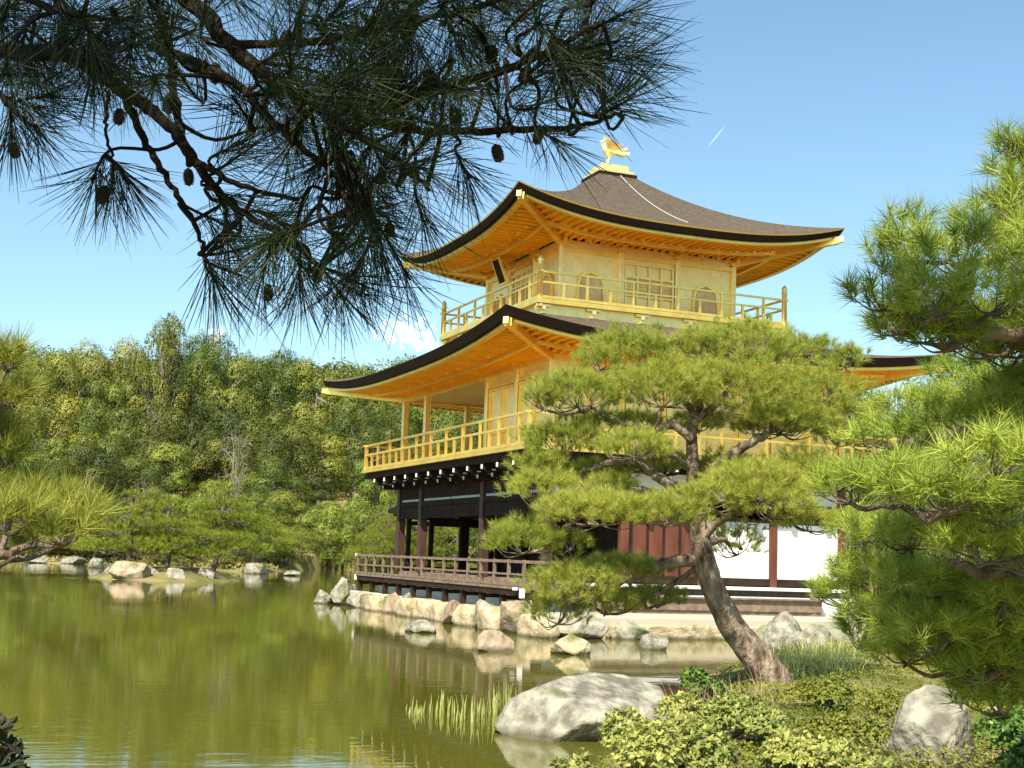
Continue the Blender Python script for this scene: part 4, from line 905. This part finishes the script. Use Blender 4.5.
# ------------------------------------------------------------------ foreground shrubs, ground cover, grass
def mound_shrub(name, label, cat, c, r, h, m, n, size, seed, twigm=TBARK, lumps=7, aspect=.5, group=None, rosette=5):
    "low shrub: leaf rosettes on a lumpy dome, on a few stems"
    g = np.random.default_rng(seed); root = empty(name, c, label, cat, group); c = np.array(c, float)
    L_ = [(g.uniform(-.65, .65)*r[0], g.uniform(-.65, .65)*r[1], g.uniform(.45, .95)*h, g.uniform(.3, .5)) for _ in range(lumps)]
    K = n//rosette; i = g.integers(0, lumps, K); lp_ = np.array(L_)[i]
    q = unit(g.normal(size=(K, 3))); q[:, 2] = np.abs(q[:, 2])*.95-.1; rad = g.uniform(.72, 1.03, K)[:, None]
    off = np.stack([lp_[:, 0]+q[:, 0]*lp_[:, 3]*r[0]*1.0*rad[:, 0], lp_[:, 1]+q[:, 1]*lp_[:, 3]*r[1]*rad[:, 0], lp_[:, 2]*.55+q[:, 2]*lp_[:, 2]*.5*rad[:, 0]], -1)
    P = c+off[:, :1]*_r+off[:, 1:2]*_h+np.stack([0*off[:, 0], 0*off[:, 0], off[:, 2]], -1)
    nn = q[:, :1]*_r+q[:, 1:2]*_h+np.array([0, 0, 1])*(q[:, 2:3]+.6)
    tn = np.clip(.35*g.uniform(0, 1, lumps)[i]+g.uniform(0, .65, K), 0, 1)
    # rosette of leaves round each shoot tip
    PP = np.repeat(P, rosette, 0); NN = np.repeat(unit(nn), rosette, 0); TT = np.repeat(tn, rosette)+g.normal(0, .1, K*rosette)
    side = unit(np.cross(NN, g.normal(size=NN.shape))); sz = size*g.uniform(.6, 1.2, (K*rosette, 1))
    ax = unit(side+NN*g.uniform(.1, .8, (K*rosette, 1))); wv = unit(np.cross(ax, NN))*sz*aspect*.5
    v = np.stack([PP, PP+ax*sz*.5+wv, PP+ax*sz, PP+ax*sz*.5-wv], 1).reshape(-1, 3)
    link_mesh('foliage', np_mesh('foliage', v, np.arange(len(v)).reshape(-1, 4), np.repeat(np.clip(TT, 0, 1), 4)), m, root)
    st = MB()
    for j in g.choice(K, min(K, 40), replace=False):
        b0 = c+_r*g.normal(0, .12)*r[0]+_h*g.normal(0, .12)*r[1]-np.array([0, 0, .05]); st.tube(spline([b0, (b0+P[j])/2+np.array([0, 0, .1*h]), P[j]], 3), np.linspace(.009, .003, 7), 4, cap=False)
    st.build('stem', twigm, root)
    return root
def on_ground(px, D):
    l = (px-512)/F*D*1.0; return ld(l, D, gz(l, D)) 
def shrub_at(px0, px1, ytop, D, m, n, size, seed, label, ry=.45, **k):
    l = ((px0+px1)/2-512)/F*D; z0 = gz(l, D); w = (px1-px0)/F*D; zt = C[2]-(ytop-hor((px0+px1)/2))/F*D
    return mound_shrub(k.pop('name', 'azalea_shrub'), label, k.pop('cat', 'shrub'), ld(l, D, z0-.02), (w*.5, ry), max(.12, zt-z0), m, n, size, seed, **k)
shrub_at(585, 735, 694, 9.6, AZAL, 9500, .046, 101, 'pale leaved azalea nearest the viewer at the bottom edge beside the large boulder', ry=.7)
shrub_at(650, 795, 680, 11.6, AZAL, 9000, .046, 102, 'yellowish azalea behind the nearest one, left of the leaning trunk', ry=.8)
shrub_at(735, 905, 708, 9.8, AZAL, 9500, .042, 103, 'straggly pale azalea at the bottom edge left of the upright boulder', ry=.8)
shrub_at(785, 890, 668, 14.5, CARPET, 9000, .034, 108, 'clipped low green mound right of the leaning trunk foot', ry=.7, name='clipped_shrub', aspect=.6)
shrub_at(850, 960, 684, 12.2, CARPET, 9000, .032, 109, 'clipped low green mound just behind the upright boulder', ry=.7, name='clipped_shrub', aspect=.6)
shrub_at(800, 900, 694, 10.9, CARPET, 8000, .032, 110, 'clipped low mound in front of the other mounds, left of the upright boulder', ry=.6, name='clipped_shrub', aspect=.6)
shrub_at(975, 1070, 668, 10.2, GREENB, 4200, .05, 111, 'dark leafy bush in the shade under the right hand pine', ry=.6, name='leafy_shrub')
shrub_at(675, 735, 655, 15.8, GREENB, 1800, .075, 104, 'bright green leafy sapling at the foot of the leaning trunk', ry=.4, name='leafy_shrub')
shrub_at(985, 1075, 706, 8.6, GREENB, 3200, .06, 105, 'dark green shrub in the lower right corner', ry=.6, name='leafy_shrub')
shrub_at(935, 1010, 738, 8.4, AZAL, 2000, .05, 106, 'low pale shrub at the right foot of the upright boulder', ry=.3)
shrub_at(560, 610, 735, 9.9, AZAL, 1200, .055, 107, 'small pale azalea sprig hanging over the water at the bottom edge', ry=.3)
# dry twiggy shoots by the trunk
gg = np.random.default_rng(55)
def blades(name, label, cat, pts, n, h, w, m, lean, seed, group=None, kind=None, sp_=.09):
    g = np.random.default_rng(seed); pts = np.array(pts, float); i = g.integers(0, len(pts), n)
    b0 = pts[i]+np.stack([g.normal(0, sp_, n), g.normal(0, sp_, n), 0*i], -1); hh_ = h*g.uniform(.55, 1.1, n)[:, None]; d = g.normal(size=(n, 3))*lean; d[:, 2] = 0
    sd = unit(np.stack([g.normal(size=n), g.normal(size=n), 0*i], -1)+RI*.6)*w/2; up_ = np.array([0, 0, 1.0])
    m1 = b0+up_*hh_*.55+d*hh_*.3; t_ = b0+up_*hh_+d*hh_
    v = np.stack([b0-sd, b0+sd, m1+sd*.8, m1-sd*.8, t_+sd*.12, t_-sd*.12], 1).reshape(-1, 3); k = np.arange(n)[:, None]*6
    f = np.concatenate([k+np.array([[0, 1, 2, 3]]), k+np.array([[3, 2, 4, 5]])])
    return tag(link_mesh(name, np_mesh(name, v, f, np.repeat(g.uniform(0, 1, n), 6)), m), label, cat, group, kind)
def at_water(px, py): return onz(px, py, WATER-.04)
for k, (x0, x1, y, n, h, lb) in enumerate(((424, 452, 717, 20, .26, 'short clump of green water reeds furthest left in the pond'), (458, 484, 722, 22, .28, 'middle clump of green water reeds in the pond'), (482, 516, 718, 36, .36, 'tallest clump of water reeds, beside the large boulder'), (408, 420, 716, 8, .18, 'sparse wisp of reeds at the left of the reed clumps'))):
    blades('water_reed', lb, 'reeds', [at_water(gg.uniform(x0, x1), y+gg.uniform(-5, 5)) for _ in range(14)], n+8, h, .017, GRASS, .07, 60+k, 'reeds in the pond', sp_=.04)
def bank_pts(x0, x1, d0, d1, n):
    o = []
    for _ in range(n):
        D = gg.uniform(d0, d1); l = (gg.uniform(x0, x1)-512)/F*D; o.append(ld(l, D, gz(l, D)))
    return o
blades('grass_clump', 'tuft of long pale grass right of the leaning trunk at the waterside', 'grass', bank_pts(785, 855, 18, 24, 90), 620, .36, .011, GRASS, .3, 71)
blades('dry_shoots', 'pale dry twigs sprouting among the azaleas left of the trunk', 'dry twigs', bank_pts(690, 765, 12, 15, 40), 130, .42, .008, DRYT, .5, 72)
# low carpet over the bank
K = 90000
Dv = gg.uniform(7, 32, K); Lv = (gg.uniform(560, 1180, K)-512)/F*Dv
hv = ground_h(Lv, Dv); ok = hv > WATER+.06; Lv, Dv, hv = Lv[ok], Dv[ok], hv[ok]
bump_ = .10+.09*np.sin(Lv*3.1+np.sin(Dv*2))*np.sin(Dv*2.3)
Pc = np.stack([C[0]+_r[0]*Lv+_h[0]*Dv, C[1]+_r[1]*Lv+_h[1]*Dv, hv+bump_*gg.uniform(.3, 1.1, len(hv))], -1)
v, f, t_ = leaves(Pc, np.tile([0, -.2, 1.0], (len(Pc), 1)), .042, gg, .45, np.clip(.5+.4*np.sin(Lv*1.3+Dv)+gg.normal(0, .2, len(Lv)), 0, 1), jit=.6)
tag(link_mesh('ground_cover', np_mesh('ground_cover', v, f, t_), CARPET), 'low green and brownish ground cover over the near bank', 'ground cover', kind='stuff')
Kf = 34000
Df = gg.uniform(100, 172, Kf); Lf = (gg.uniform(-40, 520, Kf)-512)/F*Df; hf = ground_h(Lf, Df); ok = hf > WATER+.1
Pf = np.stack([C[0]+_r[0]*Lf+_h[0]*Df, C[1]+_r[1]*Lf+_h[1]*Df, hf+gg.uniform(0, .25, Kf)], -1)[ok]
v, f, t_ = leaves(Pf, np.tile([0, -.5, .6], (len(Pf), 1)), .38, gg, .5, None, jit=.6)
tag(link_mesh('bank_grass', np_mesh('bank_grass', v, f, t_), DRYB), 'rough brownish grass on the far bank', 'grass', kind='stuff')
# sprig at the lower left corner
c = ld((2-512)/F*4.6, 4.6, 0); c[2] = gz((2-512)/F*4.6, 4.6)
mound_shrub('corner_shrub', 'dark shrub sprig with reddish tips in the lower left corner', 'shrub', ld((26-512)/F*4.6, 4.6, gz((26-512)/F*4.6, 4.6)), (.15, .2), (2.0-(728-hor(0))/F*4.6-gz(-1.75, 4.6))*1.32, SPRIG, 1300, .06, 77, lumps=9)

# ------------------------------------------------------------------ broadleaf trees of the wooded hillside
def tree_meshes(seed, kind):
    """unit tree 10 m high: returns (trunk mesh, crown mesh)"""
    g = np.random.default_rng(seed); H = 10.0
    par = dict(round=(4.3, 3.8, 5.9, 20, 24000, .165), tall=(3.0, 4.6, 5.4, 22, 22000, .16), airy=(3.9, 3.2, 6.9, 15, 7000, .19), bushy=(4.6, 4.6, 4.9, 21, 25000, .165), bare=(2.8, 3.8, 6.0, 20, 260, .2), conifer=(2.5, 4.7, 5.2, 34, 20000, .16))[kind]
    rx, rz, cz_, nb, nl_, ls = par
    bl = []
    for k in range(nb):
        q = unit(g.normal(size=3)); q = q*g.uniform(.62, .92)
        w = 1.0
        if kind == 'conifer': q = np.array([q[0]*(1-.55*(q[2]+1)/2), q[1]*(1-.55*(q[2]+1)/2), q[2]])
        p = np.array([q[0]*rx, q[1]*rx, cz_+q[2]*rz]); bl.append((*p, g.uniform(.27, .46)*rx*(.75 if kind in ('airy', 'bare') else 1)))
    bl = np.array(bl); wts = bl[:, 3]**2; i = g.choice(nb, nl_, p=wts/wts.sum())
    q = unit(g.normal(size=(nl_, 3))); q[:, 2] = np.where(q[:, 2] < -.3, -q[:, 2], q[:, 2])
    rr = bl[i, 3][:, None]*g.uniform(.84, 1.06, (nl_, 1)); lump = 1+.2*np.sin(q[:, :1]*7+i[:, None])*np.sin(q[:, 1:2]*7+i[:, None]*2)
    P = bl[i, :3]+q*rr*lump*np.array([1, 1, .78])
    tn = np.clip(.88*g.uniform(0, 1, nb)[i]+.12*g.uniform(0, 1, nl_), 0, 1)
    v, f, t_ = leaves(P, q+np.array([0, 0, .4]), ls, g, .62, tn, jit=.26)
    Nn = unit(q+np.array([0, 0, .15])); fn = np.cross(v[1::4]-v[0::4], v[2::4]-v[0::4]); fl = (fn*Nn).sum(1) < 0
    f = np.where(fl[:, None], f[:, ::-1], f)
    crown = np_mesh('crown', v, f, t_)
    if kind != 'bare': crown.normals_split_custom_set_from_vertices(np.repeat(unit(Nn+unit(fn*np.where(fl, -1, 1)[:, None])*.12), 4, 0).astype(np.float32).tolist())
    m = MB(); tp = np.array([g.normal(0, .3), g.normal(0, .3), cz_+rz*.3]); s_ = spline([(0, 0, -.6), (g.normal(0, .15), g.normal(0, .15), 2.0), tp*np.array([.6, .6, .65]), tp], 5)
    m.tube(s_, np.linspace(.26, .07, len(s_)), 8)
    for k in range(nb if kind in ('airy', 'bare') else 12):
        a0 = s_[g.integers(len(s_)//3, len(s_))]; m.tube(spline([a0, (a0+bl[k, :3])/2+g.normal(0, .2, 3)+np.array([0, 0, .3]), bl[k, :3] if kind in ('airy', 'bare') else a0*.45+bl[k, :3]*.55], 3), np.linspace(.09, .025, 7), 5, cap=False)
        if kind == 'bare':
            for j in range(9):
                e_ = bl[k, :3]+unit(g.normal(size=3)+np.array([0, 0, .7]))*g.uniform(.6, 1.5); m.tube([bl[k, :3], e_], [.028, .012], 4, cap=False)
    return m.mesh('trunk'), crown
FARM = leafmat('far_wood_foliage', (.07, .10, .015), (.20, .21, .032), .2)
HILL = {'deep': leafmat('deep_green_foliage', (.045, .08, .012), (.12, .17, .024), .12, .3), 'mid': leafmat('mid_green_foliage', (.07, .115, .014), (.18, .235, .030), .12, .3),
        'olive': leafmat('olive_foliage', (.10, .13, .016), (.245, .265, .036), .12, .3), 'light': leafmat('light_green_foliage', (.11, .16, .016), (.26, .31, .040), .15, .3)}
GREYB = mat('pale_bare_bark', (.20, .18, .14), .9, 0, var=.2, scale=4)
LIB = {}
for kind, sds in (('round', (1, 2, 3)), ('tall', (4, 5)), ('airy', (6,)), ('bushy', (7, 8, 9)), ('bare', (10,)), ('conifer', (11,))):
    LIB[kind] = [tree_meshes(s_*13+1, kind) for s_ in sds]
VAR = {}
def hill_tree(loc, h, wid, kind, tone, label, group='trees on the wooded hillside'):
    key = (kind, tone, random.randrange(len(LIB[kind])))
    if key not in VAR:
        a, b_ = LIB[kind][key[2]]; a = a.copy(); b_ = b_.copy(); a.materials.append(GREYB if kind == 'bare' else TBARK); b_.materials.append(HILL[tone]); VAR[key] = (a, b_)
    r_ = empty({'conifer': 'conifer_tree', 'bare': 'bare_tree'}.get(kind, 'broadleaf_tree'), loc, label, 'tree', group)
    r_.scale = (wid/10, wid/10, h/10); r_.rotation_euler = (0, 0, random.uniform(0, 6.28))
    for nm_, me in zip(('trunk', 'crown'), VAR[key]):
        o = bpy.data.objects.new(nm_, me); COL.objects.link(o); o.parent = r_
    return r_
WORD = {'deep': 'deep green', 'mid': 'mid green', 'olive': 'olive', 'light': 'light green'}
KW = {'round': 'round crowned tree', 'tall': 'tall upright tree', 'airy': 'open airy crowned tree', 'bushy': 'dense bushy tree', 'bare': 'nearly leafless grey tree', 'conifer': 'narrow crowned tree'}
SKYL = np.array([(-140, 318), (-60, 326), (0, 330), (40, 336), (90, 340), (130, 336), (165, 326), (200, 352), (230, 354), (260, 350), (300, 360), (340, 356), (380, 360), (420, 352), (480, 360), (640, 372)], float)
ORD = ['leftmost', 'second from left', 'third from left', 'fourth from left', 'fifth from left', 'sixth from left', 'seventh from left', 'eighth from left', 'ninth from left', 'tenth from left', 'eleventh from left', 'twelfth from left', 'thirteenth from left', 'fourteenth from left', 'fifteenth from left', 'sixteenth from left', 'seventeenth from left', 'eighteenth from left', 'nineteenth from left', 'twentieth from left']
rows = [('front row by the far shore', 134, 34, 150, 7, ['light', 'mid', 'light', 'olive']), ('second row up the hillside', 142, 46, 108, 10, ['mid', 'light', 'olive', 'deep']), ('third row up the hillside', 156, 54, 66, 13, ['mid', 'deep', 'olive', 'mid']),
        ('fourth row up the hillside', 174, 50, 32, 14, ['olive', 'deep', 'mid', 'mid']), ('row along the skyline', 198, 40, 0, 15, ['deep', 'olive', 'mid', 'olive'])]
for name_, D0, step, dy, hh_, tones in rows:
    xs = np.arange(-50, 520, step); k_in = 0
    for k, px in enumerate(xs):
        px = px+random.uniform(-.3, .3)*step; D = D0+random.uniform(-4, 4); l = (px-512)/F*D; g0 = gz(l, D)
        yt = np.interp(px, SKYL[:, 0], SKYL[:, 1])+dy+random.uniform(-20, 20); zt = C[2]+(hor(px)-yt)/F*D; h = max(4.5, zt-g0)
        kind = random.choice(['round', 'round', 'bushy', 'bushy', 'bushy', 'tall', 'conifer']); tone = random.choice(tones)
        if name_.startswith('row along') and abs(px-150) < 24: kind, tone, h = 'tall', 'olive', h*.95
        where = ORD[k] if k < len(ORD) else 'far right'
        hill_tree(ld(l, D, g0-.3), h, min(max(step/F*D*random.uniform(1.2, 1.85)*1.15, h*.62), h*1.15), kind, tone, f'{WORD[tone]} {KW[kind]}, {where} in the {name_}')
def single(px, yt, D, kind, tone, wpx, label, group=None):
    l = (px-512)/F*D; g0 = gz(l, D); h = C[2]+(hor(px)-yt)/F*D-g0
    hill_tree(ld(l, D, g0-.2), h, wpx/F*D/.85, kind, tone, label, group)
single(160, 316, 165, 'airy', 'olive', 62, 'thin yellowish crown standing above the skyline left of centre', 'trees on the wooded hillside')
single(236, 418, 128, 'bare', 'olive', 46, 'pale leafless grey tree standing among green crowns above the islet')
for k, (px, yt, D, tone, w, lb) in enumerate(((300, 520, 121, 'light', 60, 'low light green shrub on the far shore left of the pavilion deck'), (268, 512, 118, 'light', 60, 'low rounded shrub right of the islet pines'), (335, 505, 131, 'mid', 60, 'green bush above the grassy bank beside the pavilion'), (385, 505, 128, 'light', 60, 'light green bush behind the far deck corner'), (60, 515, 117, 'mid', 60, 'green bush on the far shore near the left edge'), (10, 505, 116, 'mid', 70, 'green bush on the far shore at the left edge'), (100, 520, 118, 'light', 50, 'light bush on the far shore left of the islet pines'),
        (430, 480, 130, 'light', 60, 'light bush seen through the open ground floor'), (465, 490, 128, 'mid', 60, 'green bush seen through the open ground floor'), (450, 405, 138, 'mid', 60, 'green tree seen through the upper open gallery'))):
    single(px, yt, D, 'bushy', tone, w, lb, 'bushes on the far shore')
for k, px in enumerate(range(-14, 412, 25)):                           # planted edge of the far shore
    l0, d0 = wl(px, np.interp(px, [0, 60, 130, 200, 262, 290, 335, 395], [562, 563.5, 566, 570, 573, 571, 568, 569])); D = d0+2.6+random.uniform(0, 2)
    single(px+random.uniform(-6, 6), hor(px)+random.uniform(-22, 2), D, 'bushy', random.choice(['light', 'mid', 'olive']), random.uniform(34, 48), f'low clipped bush at the far water edge, {ORD[k]} along the shore', 'clipped bushes along the far shore')
# trees behind the pavilion on the right
for k, (px, yt, D, kind, tone, w, lb) in enumerate(((830, 345, 72, 'bushy', 'mid', 120, 'green tree behind the lower roof at its right end'), (905, 366, 58, 'bushy', 'deep', 130, 'dark green tree behind the right corner of the lower roof'), (975, 350, 66, 'round', 'deep', 140, 'dark tree behind the right hand pine'), (1050, 330, 60, 'bushy', 'mid', 150, 'tree beyond the right edge behind the right hand pine'), (880, 470, 48, 'bushy', 'deep', 90, 'dark bush right of the pavilion wall'), (940, 450, 46, 'bushy', 'mid', 100, 'green bush behind the right hand pine'), (1020, 450, 46, 'bushy', 'deep', 110, 'dark bush behind the right hand pine at the right edge'))):
    single(px, yt, D, kind, tone, w, lb, 'trees behind the pavilion')
# the far wooded ridge
gg = np.random.default_rng(91); parts = []
for k in range(520):
    D = gg.uniform(205, 310); px = gg.uniform(-80, 620); l = (px-512)/F*D; z = gz(l, D)+gg.uniform(2, 5); s_ = gg.uniform(3.5, 6.5)
    n_ = 420; q = unit(gg.normal(size=(n_, 3))); q[:, 2] = np.abs(q[:, 2]); P = ld(l, D, z)+q*s_*gg.uniform(.7, 1.05, (n_, 1))
    parts.append(leaves(P, q, .55, gg, .7, np.clip(gg.uniform(0, .6)+gg.uniform(0, .4, n_), 0, 1), jit=.5))
v, f, t_ = join(parts)
tag(link_mesh('far_wood', np_mesh('far_wood', v, f, t_), FARM), 'distant wooded ridge behind the hillside trees', 'wood', kind='stuff')

# ------------------------------------------------------------------ cloud-pruned pines on and behind the islet
def islet_pine(px, ytop, D, wpx, seed, label, lean=0.0):
    g = np.random.default_rng(seed); l = (px-512)/F*D; z0 = gz(l, D); top_ = C[2]+(hor(px)-ytop)/F*D; h = top_-z0; w = wpx/F*D
    b0 = ld(l, D, z0); pads = []
    for k in range(11):
        t_ = .24+.70*k/10+g.uniform(-.04, .04); rr = w*.5*(1.15-.85*(t_-.3)/.7)*g.uniform(.75, 1.1); a_ = 2.4*k+g.uniform(-.6, .6); o_ = rr*(.55 if k < 10 else 0)
        pads.append((b0+_r*(math.cos(a_)*o_+lean*t_)+_h*math.sin(a_)*o_+np.array([0, 0, h*t_-.1]), rr*g.uniform(.6, .95), rr*g.uniform(.6, .95), max(.3, h*g.uniform(.07, .11))))
    pts = [b0-np.array([0, 0, .2]), b0+_r*(.12+lean*.3)+np.array([0, 0, h*.3]), b0+_r*(-.1+lean*.6)+np.array([0, 0, h*.6]), b0+_r*lean+np.array([0, 0, h*.93])]
    limbs = [([pts[1]*(1-a_)+pts[3]*a_, p[0]-np.array([0, 0, p[3]*.8])], .05, .02) for a_, p in zip(np.linspace(0, .9, 11), pads)]
    return pine('garden_pine', b0, label, 'pine tree', pts, [.16, .12, .09, .03], limbs, pads, NEED_I, PBARK, 75, 22, .22, .020, group='pruned garden pines on the islet and far shore', twig=.015, seed=seed)
islet_pine(136, 490, 70, 74, 201, 'dark trunked garden pine at the left end of the islet', lean=.2)
islet_pine(176, 500, 71, 78, 202, 'low spreading garden pine in the middle of the islet')
islet_pine(222, 486, 75, 96, 203, 'broad garden pine leaning over the right end of the islet', lean=.6)
islet_pine(104, 505, 112, 60, 204, 'garden pine on the far shore left of the islet')
islet_pine(262, 498, 112, 66, 205, 'garden pine on the far shore right of the islet')
islet_pine(395, 500, 120, 60, 206, 'garden pine on the far shore beside the deck')
islet_pine(440, 500, 122, 60, 207, 'garden pine on the far shore seen through the ground floor')
